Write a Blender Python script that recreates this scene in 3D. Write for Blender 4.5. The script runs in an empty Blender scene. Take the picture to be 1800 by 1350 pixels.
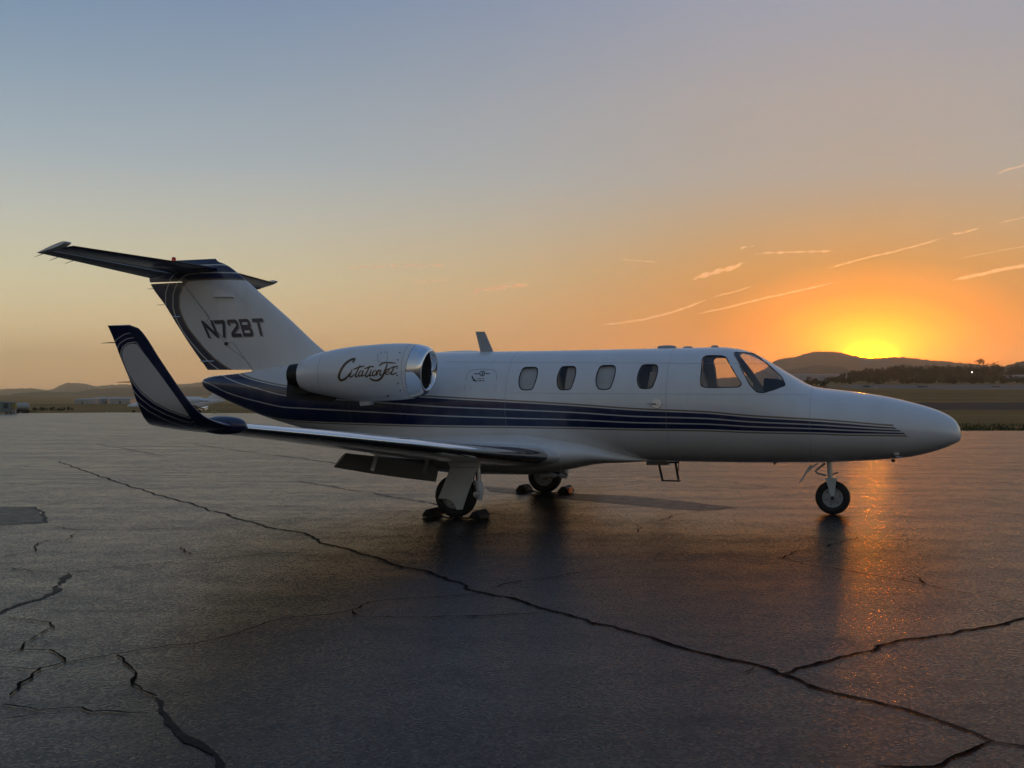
import bpy, bmesh, math, random
from mathutils import Vector, Matrix, noise

# ------------------------------------------------------------------ camera, sky, sun, exposure
scene = bpy.context.scene
COL = scene.collection
FPX, CAM_H, PITCH = 1933.2, 1.592, 0.011435          # focal length in photo pixels, eye height, pitch
NOSE_X, NOSE_Y, PSI = 4.3378, 14.8909, 0.3326        # where the nose wheel stands, heading of the jet
SUN_AZ, SUN_EL = math.radians(18.05), math.radians(1.35)   # the sun is still behind the ridge

cam_data = bpy.data.cameras.new('camera')
cam = bpy.data.objects.new('camera', cam_data)
COL.objects.link(cam)
cam_data.sensor_width = 36.0
cam_data.lens = 36.0 * FPX / 1800.0
cam_data.clip_start, cam_data.clip_end = 0.1, 400000.0
cam.location = (0, 0, CAM_H)
cam.rotation_euler = (math.pi / 2 + PITCH, 0, 0)
scene.camera = cam


def lin(*c):
    out = []
    for v in c:
        v = v / 255.0
        out.append(v / 12.92 if v <= 0.04045 else ((v + 0.055) / 1.055) ** 2.4)
    return out + [1.0]


world = bpy.data.worlds.new('World')
scene.world = world
world.use_nodes = True
WN, WL = world.node_tree.nodes, world.node_tree.links
WN.clear()


class NT:
    """small node-building helper"""
    def __init__(self, tree):
        self.t, self.n, self.l = tree, tree.nodes, tree.links

    def node(self, typ, **kw):
        nd = self.n.new(typ)
        for k, v in kw.items():
            setattr(nd, k, v)
        return nd

    def put(self, sock, v):
        if v is None:
            return
        if isinstance(v, bpy.types.NodeSocket):
            self.l.new(v, sock)
        elif hasattr(sock.default_value, '__len__') and not hasattr(v, '__len__'):
            sock.default_value = [v] * len(sock.default_value)
        else:
            sock.default_value = v

    def math(self, op, a, b=None, c=None, clamp=False):
        nd = self.node('ShaderNodeMath', operation=op, use_clamp=clamp)
        for s, v in zip(nd.inputs, (a, b, c)):
            self.put(s, v)
        return nd.outputs[0]

    def ramp(self, fac, stops, interp='LINEAR'):
        nd = self.node('ShaderNodeValToRGB')
        nd.color_ramp.interpolation = interp
        els = nd.color_ramp.elements
        while len(els) < len(stops):
            els.new(0.5)
        for e, (p, c) in zip(els, stops):
            e.position = p
            e.color = c if len(c) == 4 else list(c) + [1.0]
        self.put(nd.inputs[0], fac)
        return nd.outputs[0]

    def mix(self, fac, a, b, blend='MIX'):
        nd = self.node('ShaderNodeMix', data_type='RGBA', blend_type=blend)
        self.put(nd.inputs[0], fac)
        self.put(nd.inputs[6], a)
        self.put(nd.inputs[7], b)
        return nd.outputs[2]

    def maprange(self, v, a, b, c, d, smooth=False):
        nd = self.node('ShaderNodeMapRange', interpolation_type='SMOOTHSTEP' if smooth else 'LINEAR')
        for s, x in zip(nd.inputs, (v, a, b, c, d)):
            self.put(s, x)
        return nd.outputs[0]

    def noise(self, vec, scale, detail=4.0, rough=0.55, dist=0.0):
        nd = self.node('ShaderNodeTexNoise')
        self.put(nd.inputs['Vector'], vec)
        nd.inputs['Scale'].default_value = scale
        nd.inputs['Detail'].default_value = detail
        nd.inputs['Roughness'].default_value = rough
        nd.inputs['Distortion'].default_value = dist
        return nd.outputs[0]

    def attr(self, name):
        nd = self.node('ShaderNodeAttribute', attribute_name=name)
        return nd.outputs['Fac']

    def mapping(self, vec, scale=(1, 1, 1), rot=(0, 0, 0)):
        nd = self.node('ShaderNodeMapping')
        self.put(nd.inputs['Vector'], vec)
        nd.inputs['Scale'].default_value = scale
        nd.inputs['Rotation'].default_value = rot
        return nd.outputs[0]


def build_world():
    t = NT(world.node_tree)
    tc = t.node('ShaderNodeTexCoord').outputs['Generated']
    sep = t.node('ShaderNodeSeparateXYZ')
    t.put(sep.inputs[0], tc)
    x, y, z = sep.outputs
    el = t.math('MULTIPLY', t.math('ARCSINE', z), 180 / math.pi)
    az = t.math('MULTIPLY', t.math('ARCTAN2', x, y), 180 / math.pi)
    d = t.math('ABSOLUTE', t.math('WRAP', t.math('SUBTRACT', az, math.degrees(SUN_AZ)), 180.0, -180.0))
    e01 = t.math('DIVIDE', el, 60.0, clamp=True)

    def rp(st):
        return t.ramp(e01, [(e / 60.0, lin(*c)) for e, c in st])
    # sky colours by height (degrees), towards the sun / a quarter away / opposite the sun
    toward = rp([(0, (238, 100, 0)), (2, (216, 106, 0)), (4, (205, 121, 0)), (6.5, (194, 145, 78)),
                 (8.5, (182, 160, 124)), (11, (170, 170, 162)), (15, (174, 171, 170)), (20, (161, 167, 184)),
                 (30, (138, 152, 180)), (45, (110, 134, 172)), (60, (92, 118, 160))])
    aside = rp([(0, (268, 212, 158)), (1.5, (270, 230, 164)), (3.5, (258, 234, 182)), (6, (234, 228, 192)),
                (9, (206, 210, 200)), (12, (174, 190, 200)), (16, (144, 168, 190)), (20, (117, 147, 181)),
                (30, (104, 132, 168)), (45, (90, 118, 156)), (60, (82, 110, 150))])
    opposite = rp([(0, (128, 118, 112)), (3, (148, 136, 127)), (7, (160, 150, 141)), (12, (153, 150, 146)),
                   (20, (138, 144, 150)), (30, (122, 135, 149)), (45, (106, 124, 147)), (60, (95, 117, 146))])
    w1 = t.ramp(t.math('DIVIDE', d, 90.0, clamp=True),
                [(0, (0, 0, 0)), (7 / 90, (.1, .1, .1)), (18 / 90, (.52, .52, .52)), (30 / 90, (.82, .82, .82)), (45 / 90, (1, 1, 1))])
    w2 = t.maprange(d, 80.0, 180.0, 0.0, 1.0, True)
    c = t.mix(w2, t.mix(w1, toward, aside), opposite)
    # glow round the sun, whose centre is still behind the ridge; flattened as haze near the ground flattens it
    de = t.math('SUBTRACT', el, 1.85)
    dh = t.math('MULTIPLY', d, .56)
    ang = t.math('SQRT', t.math('ADD', t.math('MULTIPLY', de, de), t.math('MULTIPLY', dh, dh)))
    glow = t.ramp(t.math('DIVIDE', ang, 20.0, clamp=True),
                  [(0, (1500, 440, 0)), (.25 / 20, (800, 230, 0)), (.42 / 20, (180, 48, 0)), (.55 / 20, (32, 7, 0)), (.68 / 20, (15, 3.3, 0)), (.9 / 20, (9, 2.0, 0)), (1.2 / 20, (6, 1.4, 0)), (1.7 / 20, (3.9, .92, 0)), (2.4 / 20, (2.2, .46, 0)), (3.4 / 20, (.66, .15, 0)),
                   (5 / 20, (.08, .02, 0)), (8 / 20, (0, 0, 0)), (1, (0, 0, 0))])
    c = t.mix(1.0, c, glow, 'ADD')
    # the clear-air sky itself adds a little twilight blue
    sky = t.node('ShaderNodeTexSky', sky_type='NISHITA')
    sky.sun_disc = False
    sky.sun_elevation = SUN_EL
    sky.sun_rotation = SUN_AZ
    sky.dust_density = 2.0
    bg = t.node('ShaderNodeBackground')
    t.put(bg.inputs[0], c)
    bg.inputs[1].default_value = WORLD_K
    bg2 = t.node('ShaderNodeBackground')
    t.put(bg2.inputs[0], sky.outputs[0])
    bg2.inputs[1].default_value = 0.001
    add = t.node('ShaderNodeAddShader')
    t.l.new(bg.outputs[0], add.inputs[0])
    t.l.new(bg2.outputs[0], add.inputs[1])
    out = t.node('ShaderNodeOutputWorld')
    t.l.new(add.outputs[0], out.inputs[0])


WORLD_K = 0.92
build_world()

sun_data = bpy.data.lights.new('sun', 'SUN')
sun = bpy.data.objects.new('sun', sun_data)
COL.objects.link(sun)
sun_data.energy = 0.62
sun_data.angle = math.radians(0.5)
sun_data.color = (1.0, 0.50, 0.15)
sun.rotation_euler = Vector((math.sin(SUN_AZ) * math.cos(SUN_EL), math.cos(SUN_AZ) * math.cos(SUN_EL), math.sin(SUN_EL))).to_track_quat('Z', 'Y').to_euler()

scene.view_settings.view_transform = 'Standard'
scene.view_settings.look = 'None'
scene.view_settings.exposure = 0.0
scene.view_settings.gamma = 1.0
scene.view_settings.use_curve_mapping = False
scene.cycles.use_denoising = True
scene.cycles.max_bounces = 8
scene.cycles.volume_bounces = 1
scene.cycles.transparent_max_bounces = 16
scene.cycles.sample_clamp_indirect = 4.0

RNG = random.Random(11)


# ------------------------------------------------------------------ geometry helpers
def interp(x, xs, ys):
    if (xs[0] < xs[-1]) is False:
        xs, ys = xs[::-1], ys[::-1]
    if x <= xs[0]:
        return ys[0]
    for i in range(len(xs) - 1):
        if x <= xs[i + 1]:
            k = (x - xs[i]) / (xs[i + 1] - xs[i])
            return ys[i] + (ys[i + 1] - ys[i]) * k
    return ys[-1]


class Curve1:
    """monotone cubic through points"""
    def __init__(self, pts):
        pts = sorted(pts)
        self.x = [q[0] for q in pts]
        self.y = [q[1] for q in pts]
        n = len(pts)
        dl = [(self.y[i + 1] - self.y[i]) / (self.x[i + 1] - self.x[i]) for i in range(n - 1)]
        m = [dl[0]] + [0 if dl[i - 1] * dl[i] <= 0 else 2 * dl[i - 1] * dl[i] / (dl[i - 1] + dl[i]) for i in range(1, n - 1)] + [dl[-1]]
        self.m = m

    def __call__(self, v):
        x, y, m = self.x, self.y, self.m
        if v <= x[0]:
            return y[0]
        if v >= x[-1]:
            return y[-1]
        i = 0
        while v > x[i + 1]:
            i += 1
        h = x[i + 1] - x[i]
        s = (v - x[i]) / h
        return ((1 + 2 * s) * (1 - s) ** 2 * y[i] + s * (1 - s) ** 2 * h * m[i]
                + s * s * (3 - 2 * s) * y[i + 1] + s * s * (s - 1) * h * m[i + 1])


FWD = Vector((math.cos(PSI), -math.sin(PSI), 0))
PORT = Vector((math.sin(PSI), math.cos(PSI), 0))
N0 = Vector((NOSE_X, NOSE_Y, -CAM_H))


def _ray(u, v):
    c, s = math.cos(PITCH), math.sin(PITCH)
    a, b = (u - 900) / FPX, -(v - 675) / FPX
    return Vector((a, c - b * s, s + b * c))


def loc_xz(u, v, y):
    """measured point of the photo on the jet's plane y = const -> (x, z) in the jet's frame"""
    d = _ray(u, v)
    t = (N0.dot(PORT) + y) / d.dot(PORT)
    w = t * d - N0
    return w.dot(FWD), w.z


def to_px(p):
    """jet frame -> photo pixel (used to lay out the paint scheme on the surfaces)"""
    w = N0 + p[0] * FWD + p[1] * PORT + Vector((0, 0, p[2]))
    c, s = math.cos(PITCH), math.sin(PITCH)
    d, u = w.y * c + w.z * s, -w.y * s + w.z * c
    return 900 + FPX * w.x / d, 675 - FPX * u / d


def ground_at(u, v, z=0.0):
    d = _ray(u, v)
    t = (z - CAM_H) / d.z
    return Vector((t * d.x, t * d.y, z))


def point_at(u, v, dist):
    d = _ray(u, v)
    t = dist / d.y
    return Vector((t * d.x, t * d.y, CAM_H + t * d.z))


def obj(name, verts, faces, mat, parent=None, smooth=True, sharp=40, mats=None, midx=None, attrs=None, kind=None):
    me = bpy.data.meshes.new(name)
    me.from_pydata([tuple(v) for v in verts], [], faces)
    return obj_me(name, me, mat, parent, smooth, sharp, mats, midx, attrs, kind)


def obj_me(name, me, mat, parent=None, smooth=True, sharp=40, mats=None, midx=None, attrs=None, kind=None):
    for m in (mats or [mat]):
        me.materials.append(m)
    if midx:
        me.polygons.foreach_set('material_index', midx)
    if attrs:
        for k, vals in attrs.items():
            at = me.attributes.new(k, 'FLOAT', 'POINT')
            at.data.foreach_set('value', vals)
    if smooth:
        me.polygons.foreach_set('use_smooth', [True] * len(me.polygons))
        if sharp:
            me.set_sharp_from_angle(angle=math.radians(sharp))
    me.update()
    o = bpy.data.objects.new(name, me)
    COL.objects.link(o)
    if parent is not None:
        o.parent = parent
    if kind:
        o['kind'] = kind
    return o


def empty(name, loc=(0, 0, 0), rz=0.0):
    o = bpy.data.objects.new(name, None)
    COL.objects.link(o)
    o.location = loc
    o.rotation_euler = (0, 0, rz)
    o.empty_display_size = 0.2
    return o


def tag(o, label, cat=None, group=None, kind=None):
    o['label'] = label
    if cat:
        o['category'] = cat
    if group:
        o['group'] = group
    if kind:
        o['kind'] = kind
    return o


class MB:
    """collects shapes into one mesh"""
    def __init__(self):
        self.v, self.f = [], []

    def add(self, v, f):
        k = len(self.v)
        self.v += [Vector(q) for q in v]
        self.f += [[i + k for i in q] for q in f]
        return self

    def box(self, c, s, rot=None):
        c = Vector(c)
        pts = [Vector((sx * s[0] / 2, sy * s[1] / 2, sz * s[2] / 2)) for sx in (-1, 1) for sy in (-1, 1) for sz in (-1, 1)]
        if rot is not None:
            pts = [rot @ q for q in pts]
        return self.add([c + q for q in pts], [[0, 1, 3, 2], [4, 6, 7, 5], [0, 4, 5, 1], [2, 3, 7, 6], [0, 2, 6, 4], [1, 5, 7, 3]])

    def rings(self, rings, cap0=True, cap1=True, closed=True):
        n = len(rings[0])
        v = [q for r in rings for q in r]
        f = []
        for i in range(len(rings) - 1):
            for j in range(n if closed else n - 1):
                a, b = i * n + j, i * n + (j + 1) % n
                f.append([a, b, b + n, a + n])
        if cap0:
            f.append(list(range(n))[::-1])
        if cap1:
            f.append([(len(rings) - 1) * n + j for j in range(n)])
        return self.add(v, f)

    def tube(self, pts, rad, n=10, cap=True):
        pts = [Vector(q) for q in pts]
        if not hasattr(rad, '__len__'):
            rad = [rad] * len(pts)
        rings = []
        ref = None
        for i, q in enumerate(pts):
            t = (pts[min(i + 1, len(pts) - 1)] - pts[max(i - 1, 0)]).normalized()
            if ref is None:
                ref = t.orthogonal().normalized()
            a = (ref - t * ref.dot(t)).normalized()
            ref = a
            b = t.cross(a)
            rings.append([q + (a * math.cos(2 * math.pi * j / n) + b * math.sin(2 * math.pi * j / n)) * rad[i] for j in range(n)])
        return self.rings(rings, cap, cap)

    def lathe(self, prof, origin, axis, n=48, cap0=False, cap1=False):
        """prof: (along, radius) pairs revolved about axis through origin"""
        ax = Vector(axis).normalized()
        a = ax.orthogonal().normalized()
        if abs(ax.x) > .9:
            a = Vector((0, 0, 1))
        b = ax.cross(a)
        o = Vector(origin)
        rings = [[o + ax * s + (a * math.cos(2 * math.pi * j / n) + b * math.sin(2 * math.pi * j / n)) * r for j in range(n)] for s, r in prof]
        return self.rings(rings, cap0, cap1)

    def prism(self, poly, y0, y1):
        """poly of (x, z), pushed along y"""
        n = len(poly)
        v = [(x, y0, z) for x, z in poly] + [(x, y1, z) for x, z in poly]
        f = [list(range(n))[::-1], [n + i for i in range(n)]] + [[i, (i + 1) % n, n + (i + 1) % n, n + i] for i in range(n)]
        return self.add(v, f)

    def mirror(self):
        m = MB()
        m.v = [Vector((q.x, -q.y, q.z)) for q in self.v]
        m.f = [q[::-1] for q in self.f]
        return m

    def out(self, name, mat, parent=None, **kw):
        me = bpy.data.meshes.new(name)
        me.from_pydata([tuple(q) for q in self.v], [], self.f)
        bm = bmesh.new()
        bm.from_mesh(me)
        bmesh.ops.recalc_face_normals(bm, faces=bm.faces)
        bm.to_mesh(me)
        bm.free()
        return obj_me(name, me, mat, parent, **kw)


# ------------------------------------------------------------------ materials
MAT = {}


def new_mat(name):
    m = bpy.data.materials.new(name)
    m.use_nodes = True
    t = NT(m.node_tree)
    p = t.n['Principled BSDF']
    MAT[name] = m
    return m, t, p


def simple(name, col, rough=0.5, metal=0.0, coat=0.0, spec=0.5, var=0.0, scale=6.0):
    m, t, p = new_mat(name)
    c = list(col) + [1.0]
    if var:
        tc = t.node('ShaderNodeTexCoord').outputs['Object']
        n = t.noise(tc, scale, 5.0, 0.6)
        lo = [q * (1 - var) for q in col] + [1.0]
        hi = [min(1, q * (1 + var)) for q in col] + [1.0]
        t.put(p.inputs['Base Color'], t.ramp(n, [(.3, lo), (.7, hi)]))
        t.put(p.inputs['Roughness'], t.maprange(n, .3, .7, max(0.03, rough * .8), min(1, rough * 1.2)))
    else:
        p.inputs['Base Color'].default_value = c
        p.inputs['Roughness'].default_value = rough
    p.inputs['Metallic'].default_value = metal
    p.inputs['Coat Weight'].default_value = coat
    p.inputs['Coat Roughness'].default_value = 0.08
    p.inputs['Specular IOR Level'].default_value = spec
    return m


WHITE = (.70, .71, .72)
NAVY = (.0055, .015, .066)
GOLD = (.20, .16, .105)
SILVER = (.55, .55, .54)


def paint_base(t, p, col):
    """aircraft paint: colour, faint soiling, gloss coat, slight skin waviness"""
    tc = t.node('ShaderNodeTexCoord').outputs['Object']
    n = t.noise(t.mapping(tc, (1.0, 1.0, .35)), 3.0, 6.0, 0.6)
    t.put(p.inputs['Base Color'], t.mix(t.maprange(n, .45, .8, 0, .16), col, (.30, .29, .27, 1)))
    t.put(p.inputs['Roughness'], t.maprange(n, .3, .7, .26, .36))
    p.inputs['Coat Weight'].default_value = 0.55
    p.inputs['Coat Roughness'].default_value = 0.06
    w = t.noise(tc, 2.2, 2.0, 0.4)
    b = t.node('ShaderNodeBump')
    b.inputs['Strength'].default_value = 0.05
    b.inputs['Distance'].default_value = 0.04
    t.put(b.inputs['Height'], w)
    t.l.new(b.outputs[0], p.inputs['Normal'])
    t.l.new(b.outputs[0], p.inputs['Coat Normal'])


m, t, p = new_mat('white_paint')
paint_base(t, p, list(WHITE) + [1])
m, t, p = new_mat('navy_paint')
paint_base(t, p, list(NAVY) + [1])

# fuselage bands: band (0..3 counts the three navy bands from top to bottom), band_h = height of that band in metres
m, t, p = new_mat('fuselage_paint')
s, bh, nose = t.attr('band'), t.attr('band_h'), t.attr('band_end')
dist = t.math('MULTIPLY', t.math('ABSOLUTE', t.math('SUBTRACT', s, t.math('ROUND', s))), bh)
live = t.math('LESS_THAN', nose, 0.0)
inside = t.math('MULTIPLY', t.math('GREATER_THAN', s, 0.0), t.math('LESS_THAN', s, 3.0))
navy = t.math('MULTIPLY', t.math('MULTIPLY', inside, t.math('GREATER_THAN', dist, 0.0085)), live)
above = t.math('MULTIPLY', s, t.math('MULTIPLY', bh, -1.0))
below = t.math('MULTIPLY', t.math('SUBTRACT', s, 3.0), bh)


def between(v, a, b):
    return t.math('MULTIPLY', t.math('GREATER_THAN', v, a), t.math('LESS_THAN', v, b))


gold = t.math('MULTIPLY', t.math('MAXIMUM', between(above, .007, .028), between(below, .007, .024)), live)
line = t.math('MULTIPLY', t.math('MULTIPLY', inside, t.math('LESS_THAN', dist, 0.0085)), live)
col = t.mix(line, list(WHITE) + [1], list(SILVER) + [1])
col = t.mix(navy, col, list(NAVY) + [1])
col = t.mix(gold, col, list(GOLD) + [1])
paint_base(t, p, col)

# fin and winglets: edge_d = distance from the white field (photo pixels at its depth), edge_m > 0 where the pinstripes run
for nm, stripes in (('fin_paint', ((-1.5, 1.2, GOLD), (10.5, 12.6, SILVER), (24.5, 26.6, SILVER))),
                    ('winglet_paint', ((1.2, 3.2, SILVER), (9.4, 11.0, SILVER), (18.2, 19.8, SILVER)))):
    m, t, p = new_mat(nm)
    dd, mm = t.attr('edge_d'), t.attr('edge_m')
    col = t.mix(t.math('GREATER_THAN', dd, 0.0), list(WHITE) + [1], list(NAVY) + [1])
    for a, b, c in stripes:
        k = t.math('MULTIPLY', t.math('MULTIPLY', t.math('GREATER_THAN', dd, a), t.math('LESS_THAN', dd, b)), t.math('GREATER_THAN', mm, 0.0))
        col = t.mix(k, col, list(c) + [1])
    paint_base(t, p, col)

simple('chrome', (.82, .83, .84), .09, 1.0)
simple('brushed_metal', (.55, .55, .55), .32, 1.0, var=.12)
simple('steel_strut', (.46, .47, .48), .35, .6, var=.15)
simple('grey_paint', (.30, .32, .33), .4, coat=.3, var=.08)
simple('gear_white', (.52, .54, .55), .38, coat=.3, var=.1)
simple('rubber', (.012, .012, .013), .75, var=.25, scale=20)
simple('black_rubber_block', (.004, .004, .0045), .7, var=.3, scale=15)
simple('soot', (.012, .011, .011), .55, .4, var=.3)
simple('dark_trim', (.008, .009, .011), .4)
simple('panel_gap', (.33, .34, .35), .6)
simple('lettering_navy', (.004, .010, .045), .3, coat=.5)
simple('lettering_shadow', (.28, .28, .28), .4)
simple('lettering_gold', (.10, .066, .035), .35, .3)
simple('decal_dark', (.012, .014, .03), .4)
simple('decal_red', (.22, .03, .03), .4)
simple('orange_plastic', (.75, .16, .03), .4)
simple('yellow_paint', (.34, .27, .09), .5, var=.1)
simple('cabin_trim', (.62, .58, .52), .7, var=.08)
simple('seat_leather', (.46, .37, .29), .55, var=.1)
simple('cockpit_dark', (.02, .02, .022), .7)
simple('fan_blade', (.10, .10, .11), .35, .8)
simple('inlet_dark', (.05, .052, .055), .5, .2)

m, t, p = new_mat('beacon_glass')
p.inputs['Base Color'].default_value = (.75, .04, .02, 1)
p.inputs['Roughness'].default_value = .15
p.inputs['Transmission Weight'].default_value = .5

m, t, p = new_mat('window_glass')
for l in list(t.l):
    t.l.remove(l)
tr = t.node('ShaderNodeBsdfTransparent')
tr.inputs[0].default_value = (.84, .86, .88, 1)
gl = t.node('ShaderNodeBsdfGlossy')
gl.inputs['Roughness'].default_value = .04
lw = t.node('ShaderNodeLayerWeight')
lw.inputs['Blend'].default_value = .5
schlick = t.math('ADD', t.math('MULTIPLY', t.math('POWER', lw.outputs['Facing'], 4.0), .92), .06)
mx = t.node('ShaderNodeMixShader')
t.l.new(schlick, mx.inputs[0])
t.l.new(tr.outputs[0], mx.inputs[1])
t.l.new(gl.outputs[0], mx.inputs[2])
t.l.new(mx.outputs[0], t.n['Material Output'].inputs[0])

# asphalt: speckled aggregate, broad stains, worn gloss
m, t, p = new_mat('asphalt')
tc = t.node('ShaderNodeTexCoord').outputs['Object']
big = t.noise(tc, .22, 6.0, .6, .6)
streak = t.noise(t.mapping(tc, (.35, 1.6, 1), (0, 0, .45)), .8, 5.0, .65, .3)
mid = t.noise(tc, 2.6, 6.0, .7)
fine = t.noise(tc, 120.0, 2.0, .7)
vor = t.node('ShaderNodeTexVoronoi')
t.put(vor.inputs['Vector'], tc)
vor.inputs['Scale'].default_value = 62.0
cell = t.node('ShaderNodeSeparateColor')
t.put(cell.inputs[0], vor.outputs['Color'])
stone = t.math('GREATER_THAN', cell.outputs[0], .55)
edge = t.maprange(vor.outputs['Distance'], .25, .6, 1.0, 0.0)
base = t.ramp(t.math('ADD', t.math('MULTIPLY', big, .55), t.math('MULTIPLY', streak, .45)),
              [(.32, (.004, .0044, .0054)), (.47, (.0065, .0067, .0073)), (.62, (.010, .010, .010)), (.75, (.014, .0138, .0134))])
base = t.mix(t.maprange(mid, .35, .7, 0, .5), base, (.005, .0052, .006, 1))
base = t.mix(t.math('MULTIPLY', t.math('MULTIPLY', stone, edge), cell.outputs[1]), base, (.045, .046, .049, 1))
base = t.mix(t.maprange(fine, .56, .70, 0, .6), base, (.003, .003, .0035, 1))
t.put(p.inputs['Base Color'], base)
rgh = t.math('ADD', t.maprange(streak, .3, .7, .20, .30), t.maprange(mid, .3, .7, -.04, .06))
t.put(p.inputs['Roughness'], t.math('ADD', rgh, t.maprange(cell.outputs[2], 0.0, 1.0, -.05, .14)))
p.inputs['Specular IOR Level'].default_value = .12
bp1 = t.node('ShaderNodeBump')
bp1.inputs['Strength'].default_value = .22
bp1.inputs['Distance'].default_value = .006
t.put(bp1.inputs['Height'], t.math('ADD', t.math('MULTIPLY', fine, .7), t.math('MULTIPLY', t.math('MULTIPLY', stone, edge), .8)))
bp2 = t.node('ShaderNodeBump')
bp2.inputs['Strength'].default_value = .05
bp2.inputs['Distance'].default_value = .03
t.put(bp2.inputs['Height'], t.math('ADD', mid, t.math('MULTIPLY', streak, 1.5)))
t.l.new(bp1.outputs[0], bp2.inputs['Normal'])
t.l.new(bp2.outputs[0], p.inputs['Normal'])

simple('asphalt_patch', (.009, .009, .010), .42, spec=.07, var=.35, scale=5)
simple('crack_fill', (.0025, .0025, .003), .9, spec=.02, var=.4, scale=30)
simple('tar_seal', (.005, .005, .0065), .5, spec=.04, var=.5, scale=12)
simple('far_asphalt', (.075, .058, .046), .9, spec=.03, var=.2, scale=.1)
simple('pale_concrete', (.22, .175, .145), .95, spec=.03, var=.15, scale=.05)
simple('paint_line', (.5, .48, .42), .7, var=.1)

m, t, p = new_mat('grass_field')
tc = t.node('ShaderNodeTexCoord').outputs['Object']
a = t.noise(t.mapping(tc, (.3, 1.2, 1)), .05, 7.0, .65)
b = t.noise(tc, .9, 6.0, .7)
c = t.ramp(a, [(.35, (.19, .115, .034)), (.5, (.29, .17, .055)), (.66, (.36, .21, .078))])
c = t.mix(t.maprange(b, .4, .7, 0, .5), c, (.14, .09, .028, 1))
t.put(p.inputs['Base Color'], c)
p.inputs['Roughness'].default_value = 1.0
p.inputs['Specular IOR Level'].default_value = .05
bb = t.node('ShaderNodeBump')
bb.inputs['Strength'].default_value = 1.0
bb.inputs['Distance'].default_value = .25
t.put(bb.inputs['Height'], b)
t.l.new(bb.outputs[0], p.inputs['Normal'])

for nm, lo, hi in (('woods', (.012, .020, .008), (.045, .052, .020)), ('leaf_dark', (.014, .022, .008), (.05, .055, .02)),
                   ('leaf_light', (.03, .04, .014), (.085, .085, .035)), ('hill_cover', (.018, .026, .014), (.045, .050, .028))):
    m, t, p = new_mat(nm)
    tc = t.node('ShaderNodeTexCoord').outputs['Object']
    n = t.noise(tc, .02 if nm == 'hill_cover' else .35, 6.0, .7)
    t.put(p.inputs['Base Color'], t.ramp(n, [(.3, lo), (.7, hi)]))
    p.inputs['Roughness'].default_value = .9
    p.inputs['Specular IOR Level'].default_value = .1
simple('bark', (.035, .028, .02), .9, var=.3)
simple('hangar_sheet', (.34, .36, .38), .6, var=.12, scale=.3)
simple('hangar_roof', (.27, .29, .31), .55, var=.12, scale=.3)
simple('door_dark', (.05, .06, .07), .6)
simple('equipment_green', (.16, .20, .19), .5, var=.15)
simple('equipment_grey', (.34, .37, .38), .5, var=.12)
m, t, p = new_mat('floodlight_lens')
p.inputs['Emission Color'].default_value = (1, .97, .88, 1)
p.inputs['Emission Strength'].default_value = 14.0


# ------------------------------------------------------------------ the setting: ground, apron, roads, hills
def smooth01(a, b, v):
    k = max(0.0, min(1.0, (v - a) / (b - a)))
    return k * k * (3 - 2 * k)


R_Y = ([0, 134, 200, 320, 380, 700, 1500, 4500], [0, 0, .76, 3.74, 5.92, 12.0, 24.0, 50.0])
L_R = ([0, 113, 148, 200, 300, 380, 520, 800, 1500, 4500], [0, 0, -.78, -.8, -.05, -3.4, -4.5, -2.5, 3.0, 8.0])


def terrain_z(x, y):
    r = math.hypot(x, y)
    w = smooth01(.14, .30, x / y) if y > 5 else 0.0
    zr = interp(y, *R_Y)
    zl = interp(r, *L_R)
    return w * zr + (1 - w) * zl - .035


rad = [0, 15, 30, 45, 60, 80, 100, 120, 134, 150, 170, 200, 230, 260, 290, 320, 350, 380, 430, 480, 520, 600, 700, 800, 1000, 1250, 1500, 2000, 2700, 3500, 4500]
azs = []
a = -180.0
while a < 180 - 1e-6:
    azs.append(a)
    a += .75 if -33 <= a < 33 else 6.0
vv, ff = [(0, 0, terrain_z(0, 0))], []
for r in rad[1:]:
    for a in azs:
        x, y = r * math.sin(math.radians(a)), r * math.cos(math.radians(a))
        bump = 0 if r < 450 else .12 * noise.noise(Vector((x * .02, y * .02, 0)))
        vv.append((x, y, terrain_z(x, y) + bump))
na = len(azs)
for j in range(na):
    ff.append([0, 1 + (j + 1) % na, 1 + j])
for i in range(len(rad) - 2):
    for j in range(na):
        a0, b0 = 1 + i * na + j, 1 + i * na + (j + 1) % na
        ff.append([a0, b0, b0 + na, a0 + na])
ground = obj('ground', vv, ff, MAT['grass_field'], sharp=None, kind='structure')
tag(ground, 'dry mown airfield grass stretching from the apron to the hills')

apron_outline = [(-130, -45), (130, -45), (130, 51.2), (60, 51.8), (21.3, 51.4), (9, 62), (-8, 103), (-24, 104.5), (-34, 108.5), (-40, 110.2), (-48, 103.4), (-75, 102), (-130, 100)]
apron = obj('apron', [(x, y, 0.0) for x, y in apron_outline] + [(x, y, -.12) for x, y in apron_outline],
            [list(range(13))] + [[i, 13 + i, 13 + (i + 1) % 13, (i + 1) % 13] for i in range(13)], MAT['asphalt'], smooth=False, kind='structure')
tag(apron, 'worn dark asphalt apron with cracks and tar seams')


def draped(name, x0, x1, yfun0, yfun1, mat, lift, label, nx=60, ny=4):
    v, f = [], []
    for i in range(nx + 1):
        x = x0 + (x1 - x0) * i / nx
        for j in range(ny + 1):
            y = yfun0(x) + (yfun1(x) - yfun0(x)) * j / ny
            v.append((x, y, terrain_z(x, y) + lift))
    for i in range(nx):
        for j in range(ny):
            k = i * (ny + 1) + j
            f.append([k, k + ny + 1, k + ny + 2, k + 1])
    return tag(obj(name, v, f, mat, sharp=None, kind='structure'), label)


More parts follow.
